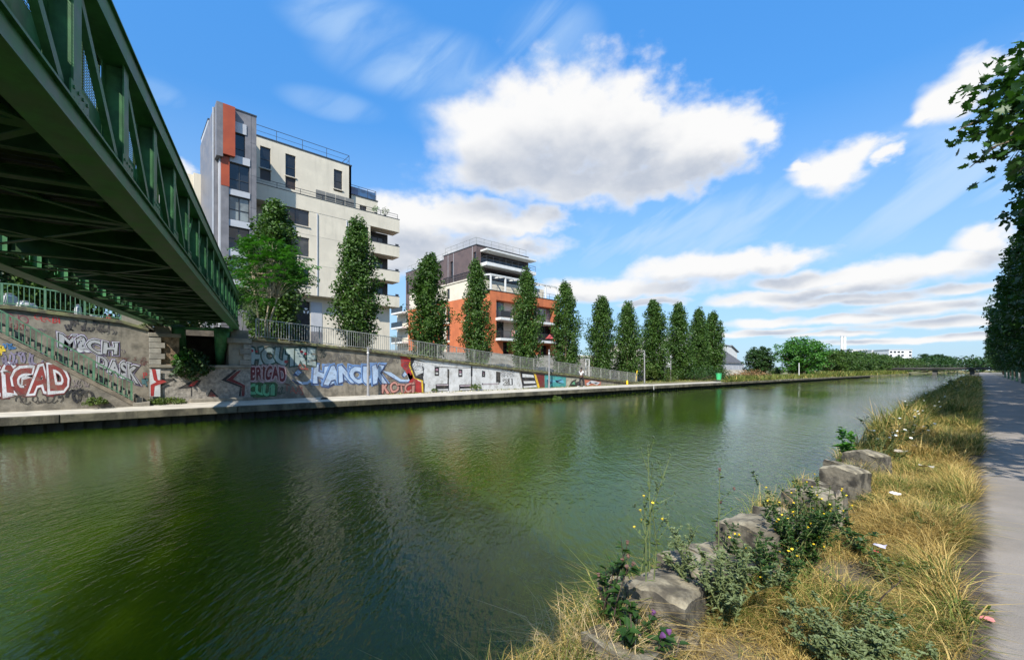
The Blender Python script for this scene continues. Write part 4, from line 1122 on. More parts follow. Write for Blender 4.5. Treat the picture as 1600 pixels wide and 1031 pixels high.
names = ['first and nearest', 'second', 'third', 'fourth', 'fifth', 'sixth', 'seventh', 'eighth', 'ninth', 'tenth', 'eleventh', 'twelfth', 'thirteenth', 'fourteenth', 'fifteenth', 'sixteenth', 'seventeenth', 'eighteenth', 'nineteenth']
for i, (u, D) in enumerate(hl):
    x, y = at(u, D); vt = 544.5 + 2.2*math.sin(i*2.1) + i*.95; h = ((578-vt)/666*D+1.5)/7.0
    tree('bank_tree', f'olive green bank tree, {names[i]} right of the broad bright tree', HED[i % 3], x, y, -1.5, (h*1.05, h*1.05, h), group='olive trees lining the far bank')
for i, (u, D, vt, lab) in enumerate(((1441, 300, 566, 'low dark tree left of the pair of round trees by the road bridge'), (1452, 330, 553, 'left round dark tree rising over the road bridge'), (1473, 335, 553.5, 'right round dark tree rising over the road bridge'))):
    x, y = at(u, D); h = ((578-vt)/666*D+1.5)/7.0
    tree('round_tree', lab, DARK, x, y, -1.5, (h*1.5 if i else h, h*1.5 if i else h, h), group='dark trees by the far bridge')
# a far wood that closes the view
g = np.random.default_rng(4)
C = []; 
for i in range(260): C.append((-60+90*g.random(), 395+60*g.random(), 1+6*g.random()))
V, F = leaves(C, [3.2]*260, [40]*260, 1.3, 9, .7, .5); add_mesh('far_wood', mesh_np('far_wood', V, F, M_LEAF_D), None, 'stuff')
C = []
for i in range(300): C.append((-75-60*g.random(), 30+400*g.random(), 1+3*g.random()))
# trees behind the left wall, dark under the bridge
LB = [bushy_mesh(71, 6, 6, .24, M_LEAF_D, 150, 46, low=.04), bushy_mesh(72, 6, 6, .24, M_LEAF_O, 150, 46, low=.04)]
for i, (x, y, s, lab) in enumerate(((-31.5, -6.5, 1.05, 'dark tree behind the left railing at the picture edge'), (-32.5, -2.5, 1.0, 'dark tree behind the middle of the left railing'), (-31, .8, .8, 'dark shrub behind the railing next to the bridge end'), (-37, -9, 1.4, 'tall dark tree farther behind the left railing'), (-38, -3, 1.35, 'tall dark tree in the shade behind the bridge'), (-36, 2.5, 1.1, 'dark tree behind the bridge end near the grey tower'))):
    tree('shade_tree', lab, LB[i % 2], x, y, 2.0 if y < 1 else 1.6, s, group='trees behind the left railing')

# spreading tree with pale stems (pinnate leaves) at the bridge end
def pinnate_tree():
    x0, y0 = at(410, 22.6); z0 = 1.55
    t = thing('pinnate_tree', 'fresh green tree with pale twin stems and long feathery leaves by the bridge end', 'tree', (x0, y0, z0))
    g = np.random.default_rng(77)
    tr = MB(); tips = []
    for dx, dy in ((-.1, -.12), (.05, .12), (0, .28)):
        pts = [(dx, dy, 0), (dx*1.4, dy*1.3, 1.1), (dx*1.8+.1*g.normal(), dy*2.4, 2.3), (dx*2+.1*g.normal(), dy*3.6, 3.6)]
        tr.tube(pts, [.06, .05, .04, .025], 7); tips.append(Vector(pts[-1])); tips.append(Vector(pts[2]))
    tr.build('trunk', M_BARKL, t, local=True, smooth=True)
    V = []; F = []; br = MB()
    for i in range(430):
        b = tips[g.integers(len(tips))]; a = g.random()*6.283; out = (.3+1.35*g.random()**.7)
        hz = 1.7+3.6*g.random(); k = 1-abs(hz-2.9)/3.6
        if math.sin(a) > -.1 and hz < 3.0: hz += 1.3
        c = Vector((out*k*math.cos(a)*1.1, .25+out*k*math.sin(a)*1.3, hz))
        if i % 3 == 0: br.tube([b, b.lerp(c, .6)+Vector((0, 0, .1)), c], [.02, .014, .006], 4)
        dirn = Vector((math.cos(a)+.4*g.normal(), math.sin(a)+.4*g.normal(), .35+.2*g.normal())).normalized(); L = .55+.35*g.random()
        side = dirn.cross(Vector((0, 0, 1))).normalized()
        for j in range(11):
            f = (j+1)/11; p = c + dirn*L*f + Vector((0, 0, -.38*L*f*f))
            for s in (-1, 1):
                l = .20*(1-.45*abs(f-.45))*(.8+.4*g.random()); q = p + side*s*l + dirn*l*.3 + Vector((0, 0, -.07+.05*g.normal())); w = dirn*.035
                m_ = (p+q)/2 + Vector((0, 0, .02)); k0 = len(V); V += [p, m_ - w, q, m_ + w]; F.append((k0, k0+1, k0+2, k0+3))
    br.build('branches', M_BARKL, t, local=True); add_mesh('foliage', mesh_np('foliage', [tuple(v) for v in V], F, M_LEAF_A), t)
pinnate_tree()
def palm():
    x0, y0 = at(378, 22.3); z0 = 1.6
    t = thing('fan_palm', 'fan palm leaf of thin radiating blades beside the green bridge end', 'palm', (x0, y0, z0))
    MB().tube([(0, 0, 0), (.02, .05, .8), (0, .1, 1.55)], .018, 6).build('stem', M_LEAF_Y, t, local=True)
    V = []; F = []
    c = Vector((0, .1, 1.55)); ra = Vector((CY, SY, 0)); 
    for i in range(34):
        a = R(-100 + 200*i/33); d = (ra*math.cos(a) + Vector((0, 0, 1))*math.sin(a)); L = .95*(1-.12*abs(a)/1.75); n = Vector((.6, -.3, 0)).normalized()
        w = (d.cross(n)).normalized()*.012; m_ = c + d*L*.6 + n*.06; q = c + d*L + n*.02 - Vector((0, 0, .06)); k0 = len(V)
        V += [c, m_-w, q, m_+w]; F.append((k0, k0+1, k0+2, k0+3))
    add_mesh('fan_leaf', mesh_np('fan_leaf', [tuple(v) for v in V], F, leafmat('palm_leaf', (.10,.16,.06), (.24,.30,.13), .3)), t)
palm()
def shrub(label, x, y, z, W, H, m, leaf=.12, n=40, per=40, seed=1, name='shrub', cat='shrub', squash=.8):
    g = np.random.default_rng(seed); t = thing(name, label, cat, (x, y, z)); C = []; rad = []; st = MB()
    for i in range(n):
        a = g.random()*6.283; r_ = W/2*math.sqrt(g.random()); zz = H*(.12+.8*g.random()*(1-.6*(2*r_/W)**2)); C.append((r_*math.cos(a), r_*math.sin(a), zz)); rad.append(.09*W+.06*H)
        if i % 3 == 0: st.tube([(r_*.2*math.cos(a), r_*.2*math.sin(a), -.02), (r_*.7*math.cos(a), r_*.7*math.sin(a), zz*.6), C[-1]], [.015, .01, .005], 4)
    V, F = leaves(C, rad, [per]*n, leaf, seed, .55, .4, squash); st.build('stems', M_BARK, t, local=True); add_mesh('foliage', mesh_np('foliage', V, F, m), t); return t
def pshrub(label, u, v, X, W, H, m, **k): return shrub(label, X, Yu(u, X), Zv(u, v, X), W, H, m, **k)
pshrub('bush growing out of the dark recess under the bridge end', 300, 596, XW-.05, 1.5, 1.7, M_LEAF_D, leaf=.16, n=70, per=36, seed=2)
pshrub('leafy sprig at the left of the recess beside the quoins', 284, 570, XW+.05, .8, .75, M_LEAF_A, leaf=.13, n=22, per=26, seed=6)
pshrub('low weeds along the foot of the stone pier', 258, 632, XW+.45, 1.5, .32, M_LEAF_Y, leaf=.09, n=50, per=30, seed=3)
pshrub('small yellow green weed below the stair railing', 148, 633, -23.7, .75, .34, M_LEAF_Y, leaf=.08, n=26, per=30, seed=4)
pshrub('tuft of yellowish weeds at the white mural foot', 744, 607, XW+.2, .9, .42, M_LEAF_Y, leaf=.1, n=20, per=24, seed=5)
pshrub('tiny weed at the foot of the red and yellow flame painting', 680, 611, XW+.15, .5, .25, M_LEAF_Y, leaf=.08, n=12, per=20, seed=15)
pshrub('clump of water plants floating at the quay edge', 868, 628, XQ+.35, 1.2, .42, M_LEAF_Y, leaf=.14, n=26, per=26, seed=7)
pshrub('small tuft of plants floating near the quay, left of the bigger clump', 843, 629, XQ+.3, .5, .2, M_LEAF_Y, leaf=.1, n=10, per=16, seed=8)
pshrub('small young tree with thin olive leaves at the quay side', 1045, 602, -26.5, 2.0, 2.2, M_LEAF_Y, leaf=.16, n=40, per=24, seed=9)
pshrub('green shrubs behind the railing end left of the yellow post', 960, 590, -30, 3.5, 2.2, M_LEAF_Y, leaf=.18, n=60, per=30, seed=10)
pshrub('tall light green reeds behind the foot of the ramp', 1003, 592, -29, 3.6, 2.6, M_LEAF_Y, leaf=.2, n=60, per=34, seed=12)
pshrub('ivy hanging on the top of the left wall by the bridge end', 236, 512, XW-.1, .7, .3, M_LEAF_Y, leaf=.07, n=14, per=24, seed=13)
pshrub('rusty brown weeds in front of the white warehouse', 1172, 592, -26, 6, 1.5, leafmat('rusty_leaves', (.16,.08,.03), (.26,.16,.07), .2), leaf=.22, n=60, per=30, seed=14)
pshrub('dark hedge at the foot of the last poplars', 1080, 592, -27.5, 9, 2.0, M_LEAF_D, leaf=.2, n=110, per=40, seed=16)

# ------------------------------------------------------------------ the row of trees on the right
def row_mesh(seed, H=18.5, W=8.6, leaf=.30, n=430, per=46):
    g = np.random.default_rng(seed); C = []; rad = []; num = []; br = MB()
    for i in range(n):
        t = g.random(); a = g.random()*6.283
        prof = (.62+.38*min(1, t/.25))*(1-max(0, t-.55)/.45*.75)**.8
        r_ = W/2*prof*(.62+.42*g.random()**.6)*(1+.14*math.sin(3*a+seed+t*9)); z = 1.7 + (H-1.8)*t
        C.append((r_*math.cos(a), r_*math.sin(a), z)); rad.append(.50+.35*g.random()); num.append(int(per*(.6+.8*g.random())))
        if i % 7 == 0: br.tube([(0, 0, max(1.8, z-2.2)), (r_*.5*math.cos(a), r_*.5*math.sin(a), z-.6), C[-1]], [.09, .05, .015], 5)
    V, F = leaves(C, rad, num, leaf, seed, .66, .5, .75)
    tr = MB().tube([(0, 0, -.1), (.05, 0, 3), (0, .05, H*.5), (0, 0, H*.9)], [.26, .21, .13, .03], 9)
    return tr.mesh('trunk', M_BARK, smooth=True), br.mesh('branches', M_BARK), mesh_np('foliage', V, F, M_LEAF_M)
ROW = [row_mesh(101), row_mesh(102), row_mesh(103)]
TX = 6.0
ordn = ['first, nearest', 'second', 'third', 'fourth', 'fifth', 'sixth', 'seventh', 'eighth', 'ninth', 'tenth', 'eleventh', 'twelfth', 'thirteenth', 'fourteenth', 'fifteenth', 'sixteenth', 'seventeenth', 'eighteenth', 'nineteenth', 'twentieth', 'twenty-first', 'twenty-second']
ty = [15.5, 23.5, 32, 40.5, 49, 57, 65, 73.5, 82, 91, 100, 110, 120, 131, 143, 156, 170, 185, 202, 222, 246]
for i, y in enumerate(ty):
    s = rnd.uniform(.94, 1.06)*(1 if y < 120 else .95)
    tree('path_tree', f'dark leafy tree lining the right side of the path, {ordn[i]} of the row', ROW[i % 3], TX+rnd.uniform(-.25, .25), y, -1.6, s, group='trees lining the right side of the path')
# the branch hanging into the picture, with single leaves
def maple():
    t = thing('maple_tree', 'overhanging maple with large lobed leaves at the top right corner', 'tree', (4.7, 7.4, -1.62))
    o0 = Vector((4.7, 7.4, -1.62))
    tr = MB().tube([(0, 0, -.1), (.05, 0, 2.2), (-.05, .05, 4.4), (0, 0, 7.5)], [.24, .2, .15, .04], 10); tr.build('trunk', M_BARK, t, local=True, smooth=True)
    out = [(0, -.5), (.10, -.32), (.30, -.42), (.27, -.24), (.5, -.18), (.33, -.02), (.52, .22), (.24, .2), (.2, .36), (0, .62)]
    pts = out + [(-a, b) for a, b in reversed(out[1:-1])]
    lm = MB().add([(a, b, .10*abs(a)-.06*b*b) for a, b in pts] + [(0, .02, -.02)], [(i, (i+1) % len(pts), len(pts)) for i in range(len(pts))]).mesh('leaf', M_LEAF_M, fix=False)
    g = np.random.default_rng(21)
    # pixels of the hanging sprays, turned into places some 5 m away
    def pos(u, v, D): x, y = at(u, D); return Vector((x, y, (578-v)/666*D))
    sprays = [((1720, 95, 4.9), (1640, 118, 4.9), (1560, 118, 5.0)), ((1720, 95, 4.9), (1600, 150, 5.0), (1494, 206, 5.1)), ((1720, 130, 4.6), (1610, 185, 4.8), (1515, 262, 5.0)),
              ((1720, 130, 4.6), (1640, 170, 4.7), (1560, 170, 4.9)), ((1720, 150, 4.4), (1660, 210, 4.5), (1592, 268, 4.6)), ((1720, 150, 4.4), (1640, 200, 4.6), (1545, 232, 4.8)), ((1720, 60, 5.2), (1660, 90, 5.2), (1590, 92, 5.2)), ((1720, 100, 4.5), (1650, 140, 4.7), (1540, 200, 5.1)), ((1720, 180, 4.4), (1680, 220, 4.5), (1610, 225, 4.7))]
    b = MB(); hub = Vector((-.6, -.2, 4.6))
    nl = 0
    for s in sprays:
        p = [pos(*q) - o0 for q in s]; b.tube([Vector((0, 0, 4.2)), hub + Vector((0, 0, .2)), p[0], p[1], p[2]], [.07, .05, .024, .013, .005], 6)
        for k in range(33):
            f = 1-((k+.5)/33)*.75; q = p[0].lerp(p[1], f*2) if f < .5 else p[1].lerp(p[2], f*2-1)
            sp = .07+.13*(1-f)
            q = q + Vector(g.normal(size=3))*sp; q.z -= .04
            if nl < 296:
                e = (R(g.normal()*38+18), R(g.normal()*30), g.random()*6.28); sc = .115*(.65+.6*g.random())
                put('leaf', lm, t, q, e, (sc, sc, sc)); nl += 1
    for s in range(16):
        a = g.random()*6.28; z = 4.6+2.8*g.random(); b.tube([(0, 0, z-.8), (1.2*math.cos(a), 1.2*math.sin(a), z), (2.4*math.cos(a), 2.4*math.sin(a), z+.3)], [.06, .035, .01], 5)
    b.build('branches', M_BARK, t, local=True)
    C = []; 
    for i in range(120):
        a = g.random()*6.28; r_ = 2.9*math.sqrt(g.random()); C.append((r_*math.cos(a)+.3, r_*math.sin(a)+.3, 4.6+3.6*g.random()*(1-.5*r_/3)))
    V, F = leaves(C, [.45]*120, [46]*120, .17, 31, .8, .5); add_mesh('crown', mesh_np('crown', V, F, M_LEAF_M), t, 'stuff')
    C = [pos(u, v, D)-o0 for u, v, D in ((1590,135,4.9),(1560,160,5.0),(1600,180,4.8),(1575,205,4.8),(1610,230,4.6),(1540,185,5.1),(1620,120,5.0),(1640,160,4.8),(1640,210,4.7),(1545,140,5.1),(1590,110,5.1),(1615,95,5.2))]
    V, F = leaves(C, [.26]*len(C), [46]*len(C), .15, 33, .85, .6); V = []; F = []; L0 = [Vector(v.co) for v in lm.vertices]; LF = [tuple(p.vertices) for p in lm.polygons]
    for c in C:
        for q in range(34):
            o_ = Vector(c) + Vector(g.normal(size=3))*.15; M_ = Matrix.LocRotScale(o_, __import__('mathutils').Euler((R(g.normal()*38+18), R(g.normal()*30), g.random()*6.28)), Vector((1, 1, 1))*.108*(.6+.6*g.random())); k0 = len(V)
            V += [tuple(M_ @ v) for v in L0]; F += [tuple(i+k0 for i in f) for f in LF]
    add_mesh('spray', mesh_np('spray', V, F, M_LEAF_M), t, 'stuff')
maple()

# ------------------------------------------------------------------ graffiti: flat paint on the walls
PAINT = {}
def paint(c):
    k = 'paint_%02x%02x%02x' % tuple(int(255*min(1, max(0, x))) for x in c)
    if k not in PAINT:
        PAINT[k] = mat(k, c, .75, .09 if min(c) > .3 else .18, 3, .002, 40, streak=.12)
        w = NT(PAINT[k].node_tree); p = [n for n in w.n if n.type == 'BSDF_PRINCIPLED'][0]; src = p.inputs['Base Color'].links[0].from_socket
        pos = w.node('ShaderNodeNewGeometry').outputs['Position']
        f = w.math('ADD', w.math('MULTIPLY', w.noise(pos, 32, 5, .7), .5), w.math('MULTIPLY', w.noise(pos, 2.4, 4, .6), .5))
        w.put(p.inputs['Base Color'], w.mix(w.math('MULTIPLY', w.mapr(f, .50, .62), .55), src, (.15, .125, .088)))
    return PAINT[k]
def plane_pt(X): return lambda y, z, l: (X + .004 + .004*l, y, z)
def poly_paint(name, parent, X, shapes, label=None):
    """shapes: (colour, layer, [(u, v), ...]) in photo coordinates on the wall X"""
    b = MB(); cols = []
    for c, l, pts in shapes:
        if c not in cols: cols.append(c)
        b.cm = cols.index(c)
        n = len(pts); b.add([(X + .004 + .004*l, Yu(u, X), min(Zv(u, v, X), ramp(Yu(u, X))-.15) if parent is RW else Zv(u, v, X)) for u, v in pts], [tuple(range(n))])
    me = b.mesh(name, [paint(c) for c in cols], ORI[parent], fix=False)
    bm = bmesh.new(); bm.from_mesh(me); bmesh.ops.triangulate(bm, faces=bm.faces)
    for f in bm.faces:
        f.normal_update()
        if f.normal.x < 0: f.normal_flip()
    bm.to_mesh(me); bm.free()
    o = bpy.data.objects.new(name, me); link(o, parent)
    if label: o['label'] = label
    return o
def glyph(ch, off):
    c = bpy.data.curves.new('g', 'FONT'); c.body = ch; c.size = 1.0; c.offset = off; c.resolution_u = 3; c.fill_mode = 'FRONT'
    o = bpy.data.objects.new('g', c); COL.objects.link(o); bpy.context.view_layer.update()
    me = bpy.data.meshes.new_from_object(o.evaluated_get(bpy.context.evaluated_depsgraph_get()))
    v = [(p.co.x, p.co.y) for p in me.vertices]; f = [tuple(q.vertices) for q in me.polygons]
    bpy.data.objects.remove(o); bpy.data.curves.remove(c); bpy.data.meshes.remove(me); return v, f
GC = {}
def gl(ch, off):
    if (ch, off) not in GC: GC[(ch, off)] = glyph(ch, off)
    return GC[(ch, off)]
def graffiti(name, parent, X, word, quad, layers, seed=1, wob=.12, overlap=.92, label=None, base=0):
    """quad: photo corners (left top, left bottom, right top, right bottom); layers: (offset, colour, dx, dy)"""
    (ul, vlt), (_, vlb), (ur, vrt), (_, vrb) = quad
    yl, yr = Yu(ul, X), Yu(ur, X); zlt, zlb, zrt, zrb = Zv(ul, vlt, X), Zv(ul, vlb, X), Zv(ur, vrt, X), Zv(ur, vrb, X)
    g = random.Random(seed); b = MB(); cols = []; n = len(word)
    box = []
    for ch in word:
        v, f = gl(ch, .05)
        box.append((min(p[0] for p in v), max(p[0] for p in v), min(p[1] for p in v), max(p[1] for p in v)) if v else (0, .3, 0, 1))
    ws = [max(.35, x1-x0) for x0, x1, _, _ in box]; tot = sum(ws); cur = 0
    tf = []
    for w_ in ws:
        tf.append((cur/tot, w_/tot, R(g.uniform(-60, 60)*wob), g.uniform(-.5, .5)*wob, 1+g.uniform(-1, 1)*wob*.8)); cur += w_
    for li, (off, colr, dx, dy) in enumerate(layers):
        if colr not in cols: cols.append(colr)
        b.cm = cols.index(colr)
        for k, ch in enumerate(word):
            v, f = gl(ch, off); x0, x1, y0, y1 = box[k]; s0, sw, ro, sh, hs = tf[k]
            P = []
            for x, y in v:
                a = (x-(x0+x1)/2)/(x1-x0)*1.06/overlap; c = (y-(y0+y1)/2)/(y1-y0)*hs
                asp = 1.0
                a2 = a*math.cos(ro)-c*math.sin(ro)*asp; c2 = a*math.sin(ro)/asp*.6+c*math.cos(ro)
                s = s0+sw*(.5+a2)+dx*.02; tt = .5+c2+sh+dy*.05
                s += sw*.07*math.sin(tt*5.1+k*1.7+seed); tt += .06*math.sin(a*4.2+k*2.3+seed)
                zb = zlb+(zrb-zlb)*s; zt = zlt+(zrt-zlt)*s
                P.append((X+.004+.0035*base+.0009*(k*len(layers)+li), yl+(yr-yl)*s, zb+(zt-zb)*tt))
            b.add(P, f)
    me = b.mesh(name, [paint(c) for c in cols], ORI[parent], fix=False)
    bm = bmesh.new(); bm.from_mesh(me); 
    for f in bm.faces:
        f.normal_update()
        if f.normal.x < 0: f.normal_flip()
    bm.to_mesh(me); bm.free()
    o = bpy.data.objects.new(name, me); link(o, parent)
    if label: o['label'] = label
    return o
def scrawl(name, parent, X, quad, colr, seed, n=9, w=.02, label=None):
    (ul, vt), (ur, vb) = quad; g = random.Random(seed); b = MB(); yl, yr = Yu(ul, X), Yu(ur, X); zt, zb = Zv(ul, vt, X), Zv(ur, vb, X)
    for i in range(n):
        y = yl+(yr-yl)*(i+.5)/n; pts = []
        a0 = g.uniform(0, 6.28); d = g.choice((-1, 1))*g.uniform(1.4, 4.5)
        for k in range(8):
            t = k/7; a = a0+d*t; rr = (yr-yl)/n*.75
            pts.append((X+.012+.0015*(i % 3), y+1.3*rr*math.cos(a)+g.uniform(-.02, .02), (zt+zb)/2+(zt-zb)/2*(math.sin(a)*.8+g.uniform(-.15, .15))))
        for p, q in zip(pts, pts[1:]): 
            dy, dz = q[1]-p[1], q[2]-p[2]; L = math.hypot(dy, dz) or 1; ny, nz = -dz/L*w/2, dy/L*w/2
            b.add([(p[0], p[1]+ny, p[2]+nz), (p[0], p[1]-ny, p[2]-nz), (q[0], q[1]-ny, q[2]-nz), (q[0], q[1]+ny, q[2]+nz)], [(0, 1, 2, 3)])
    return b.build(name, paint(colr), parent, label, fix=False)
BLK = (.012, .012, .014); WHT = (.54, .54, .55); RED = (.30, .02, .02); MAR = (.13, .018, .018); SILV = (.36, .365, .37); PURP = (.10, .06, .16)
XS = -24.0
graffiti('graffiti', ST, XS, 'BRiGAD', ((-42, 571), (-42, 616), (104, 571), (104, 612)), [(.15, MAR, 0, 0), (.115, WHT, 0, 0), (.035, (.19, .025, .02), 0, 0)], 4, .07, .95, 'big dark red letters BRIGAD outlined in white')
scrawl('graffiti', ST, XS, ((98, 608), (140, 631)), BLK, 8, 4, .09, 'black angular scrawl low on the wall')
scrawl('graffiti', ST, XS, ((0, 548), (70, 572)), (.20, .17, .24), 3, 12, .05, 'faded violet scrawl'); scrawl('graffiti', ST, XS, ((2, 536), (22, 546)), (.05, .16, .35), 5, 4, .05, 'blue scrawl'); 
scrawl('graffiti', ST, XS, ((-6, 540), (4, 556)), (.6, .42, .03), 6, 3, .08, 'yellow scrawl'); scrawl('graffiti', ST, XS, ((20, 616), (95, 630)), (.04, .035, .03), 7, 9, .03, 'thin black scrawl'); scrawl('graffiti', ST, XS, ((104, 592), (140, 606)), (.22, .18, .17), 27, 10, .03, 'faint grey scrawl')
LAYM = [(.15, PURP, 0, 0), (.12, WHT, 0, 0), (.095, BLK, .3, -.3), (.03, SILV, 0, 0)]
graffiti('graffiti', LW, XW, 'MaCH', ((94, 522), (94, 542), (184, 537), (184, 557)), LAYM, 5, .12, 1.0, 'silver letters MACH outlined in black and violet')
graffiti('graffiti', LW, XW, 'DASK', ((152, 554), (152, 573), (216, 571), (216, 598)), LAYM, 9, .12, 1.0, 'silver letters DASK outlined in black and violet', base=.3)
graffiti('graffiti', LW, XW, 'GEKB1', ((53, 490), (53, 500), (95, 496), (95, 506)), [(.0, (.42, .03, .03), 0, 0)], 6, .2, .9, 'red scrawled tag'); graffiti('graffiti', LW, XW, 'NO', ((15, 487), (15, 500), (46, 494), (46, 508)), [(-.005, (.20, .045, .06), 0, 0)], 7, .2, .9, 'dull red tag'); 
scrawl('graffiti', LW, XW, ((16, 504), (40, 516)), (.22, .07, .06), 41, 7, .03, 'faint red scrawl')
scrawl('graffiti', LW, XW, ((104, 497), (168, 520)), (.045, .04, .04), 17, 13, .06, 'dark smudged scrawl'); scrawl('graffiti', LW, XW, ((160, 512), (180, 524)), (.10, .09, .085), 19, 5, .03)
scrawl('graffiti', LW, XW, ((223, 590), (232, 605)), (.06, .14, .15), 18, 5, .06, 'blue green scrawl'); graffiti('graffiti', LW, XW, 'P', ((223, 582), (223, 592), (231, 582), (231, 592)), [(.02, (.40, .03, .03), 0, 0)], 2, .1, 1, 'red letter P')
# the abutment piece
k = lambda l: [(220+a/7.367, 500+b/7.367) for a, b in l]
XA_ = XW + .115
poly_paint('graffiti', AB, XA_, [((.5,.5,.5), 0, k([(105,565),(225,565),(225,880),(105,880)])), (RED, 1, k([(125,565),(170,565),(195,690),(260,690),(300,710),(160,760),(150,875),(112,875),(112,745),(180,712),(150,690)]))], 'red band on silver at the pier edge')
poly_paint('graffiti', AB, XW+.02, [(BLK, 1, k([(225,565),(230,675),(400,680),(230,765),(225,875),(228,875)])), (BLK, 1, k([(420,790),(600,690),(700,690),(640,770),(590,770),(590,875),(578,875),(578,780)])), (RED, 2, k([(545,765),(610,700),(665,695),(610,755)])), (BLK, 1, k([(760,880),(808,790),(895,880)])), (MAR, 2, k([(780,880),(808,820),(870,880)])),
  (BLK, 1, k([(925,690),(1075,575),(1110,575),(980,690),(1165,760),(1150,875),(1128,875),(1140,770)])), (MAR, 2, k([(985,690),(1110,590),(1160,572),(1100,640),(1060,680),(1200,750),(1192,875),(1160,875),(1165,755)]))], 'black and red angular shapes on rough silver')
# the long ramp wall
gq = lambda l: [(380+a/5.714, 535+b/5.714) for a, b in l]
graffiti('graffiti', RW, XW, 'HOUTKE', ((392.5, 544), (392.5, 568), (492, 546), (492, 571)), [(.15, (.02,.05,.04), 0, 0), (.07, (.29,.35,.33), 0, 0)], 11, .05, .95, 'pale green block letters HOUTKE outlined in dark green')
red = lambda u, v, r: [(u+r*math.cos(q*.7), v+r*.8*math.sin(q*.7)) for q in range(9)]
poly_paint('graffiti', RW, XW, [((.32,.02,.03), 5, red(393, 548, 3)), ((.32,.02,.03), 5, red(401, 549, 2.2)), ((.32,.02,.03), 5, red(447, 565, 3.2)), ((.32,.02,.03), 5, red(471, 549.5, 2.6)), ((.32,.02,.03), 5, red(477, 552.5, 2.2))], 'red roses painted over the green letters')
graffiti('graffiti', RW, XW, 'BRiGAD', ((392, 573), (392, 594), (446, 572), (446, 594)), [(.15, (.42,.32,.32), 0, 0), (.12, MAR, 0, 0), (.10, (.5,.36,.36), 0, 0), (.045, (.12,.016,.02), 0, 0)], 12, .1, .95, 'small maroon letters BRIGAD')
poly_paint('graffiti', RW, XW, [((.03,.09,.025), 0, [(385,598),(430,597),(434,601),(432,619),(386,622)])], 'dark green painted ground'); graffiti('graffiti', RW, XW, 'CUUi', ((388, 601), (388, 617), (429, 600), (429, 617)), [(.10, (.01,.04,.015), 0, 0), (.06, (.12,.36,.17), 0, 0)], 13, .12, .9, 'green block letters', base=.5)
graffiti('graffiti', RW, XW, 'TAgs', ((444, 598), (444, 612), (474, 604), (474, 619)), [(-.01, (.33,.07,.045), 0, 0)], 14, .2, .8, 'thin red tag')
LB_ = (.33,.43,.57); DB = (.03,.05,.12); MB_ = (.12,.22,.42)
poly_paint('graffiti', RW, XW, [(DB, 0, gq([(430,320),(480,360),(560,365),(640,300),(690,265),(690,285),(640,330),(570,380),(490,375),(440,345)])), (LB_, 1, gq([(470,335),(520,352),(570,350),(630,300),(690,262),(760,262),(700,290),(640,330),(575,372),(520,374)])),
  (DB, 0, gq([(440,290),(490,240),(530,268),(480,305)])), (LB_, 1, gq([(460,270),(490,245),(522,268),(490,296)])),
  (DB, 0, gq([(1240,262),(1310,275),(1400,345),(1470,345),(1500,300),(1525,270),(1520,330),(1480,362),(1400,362),(1300,300)])), (LB_, 1, gq([(1240,250),(1320,268),(1410,330),(1470,332),(1500,290),(1520,262),(1512,320),(1470,350),(1400,350),(1300,292)])),
  (DB, 0, gq([(1410,290),(1440,255),(1468,285),(1430,318)])), (LB_, 1, gq([(1422,290),(1440,262),(1462,285),(1438,308)])),
  (DB, 0, gq([(665,340),(700,400),(760,410),(830,375),(900,350),(960,370),(1030,372),(1080,330),(1080,300),(1000,340),(900,325),(820,350),(760,385),(710,375)])), (LB_, 1, gq([(700,345),(730,385),(765,385),(830,350),(900,330),(960,350),(1010,355),(1060,335),(1085,290),(1085,240),(1000,330),(900,310),(830,330)]))], 'blue ribbon strokes and diamonds')
graffiti('graffiti', RW, XW, 'HANOUK', ((492, 571), (492, 600), (602, 571), (602, 597)), [(.14, MB_, -.3, .5), (.10, DB, .2, -.3), (.055, LB_, 0, 0)], 16, .1, .85, 'large light blue letters', base=2)
graffiti('graffiti', RW, XW, 'KOTCi', ((597, 597), (597, 615), (648, 597), (648, 614)), [(.06, (.09,.02,.02), .2, -.3), (.02, (.42,.20,.16), 0, 0)], 17, .15, .9, 'reddish letters beside the flame', base=5)
scrawl('graffiti', RW, XW, ((508, 551), (545, 566)), (.13,.12,.11), 21, 10, .03, 'grey scrawl'); scrawl('graffiti', RW, XW, ((560, 556), (600, 566)), (.16,.15,.14), 22, 9, .02, 'faint grey scrawl'); scrawl('graffiti', RW, XW, ((604, 558), (634, 568)), (.10,.09,.09), 23, 9, .025); scrawl('graffiti', RW, XW, ((496, 545), (510, 560)), (.04,.05,.04), 24, 5, .04, 'dark green round tag')
scrawl('graffiti', RW, XW, ((465, 568), (482, 578)), (.35,.06,.04), 25, 5, .03, 'small red scrawl'); scrawl('graffiti', RW, XW, ((434, 604), (444, 616)), (.05,.07,.045), 26, 4, .05)
gg = random.Random(5)
for i in range(16):
    u = gg.uniform(372, 640); v = 548 + (u-372)*.055 + gg.uniform(2, 44); L = gg.uniform(12, 30); c = gg.choice(((.10,.09,.08), (.06,.055,.05), (.13,.05,.04), (.05,.07,.09), (.20,.19,.17)))
    if v < 606: scrawl('graffiti', RW, XW, ((u, v), (u+L, v+gg.uniform(5, 9))), c, 100+i, int(L/4), .018)
for i in range(9):
    u = gg.uniform(8, 225); v = 505 + gg.uniform(0, 50) + u*.12; L = gg.uniform(12, 26); c = gg.choice(((.09,.08,.07), (.06,.055,.05), (.14,.05,.045), (.11,.08,.12)))
    scrawl('graffiti', LW, XW, ((u, v), (min(u+L, 231), v+gg.uniform(5, 9))), c, 140+i, int(L/4), .018)
zq = lambda l: [(640+a/4.444, 520+b/4.444) for a, b in l]
WH2 = (.52,.52,.51)
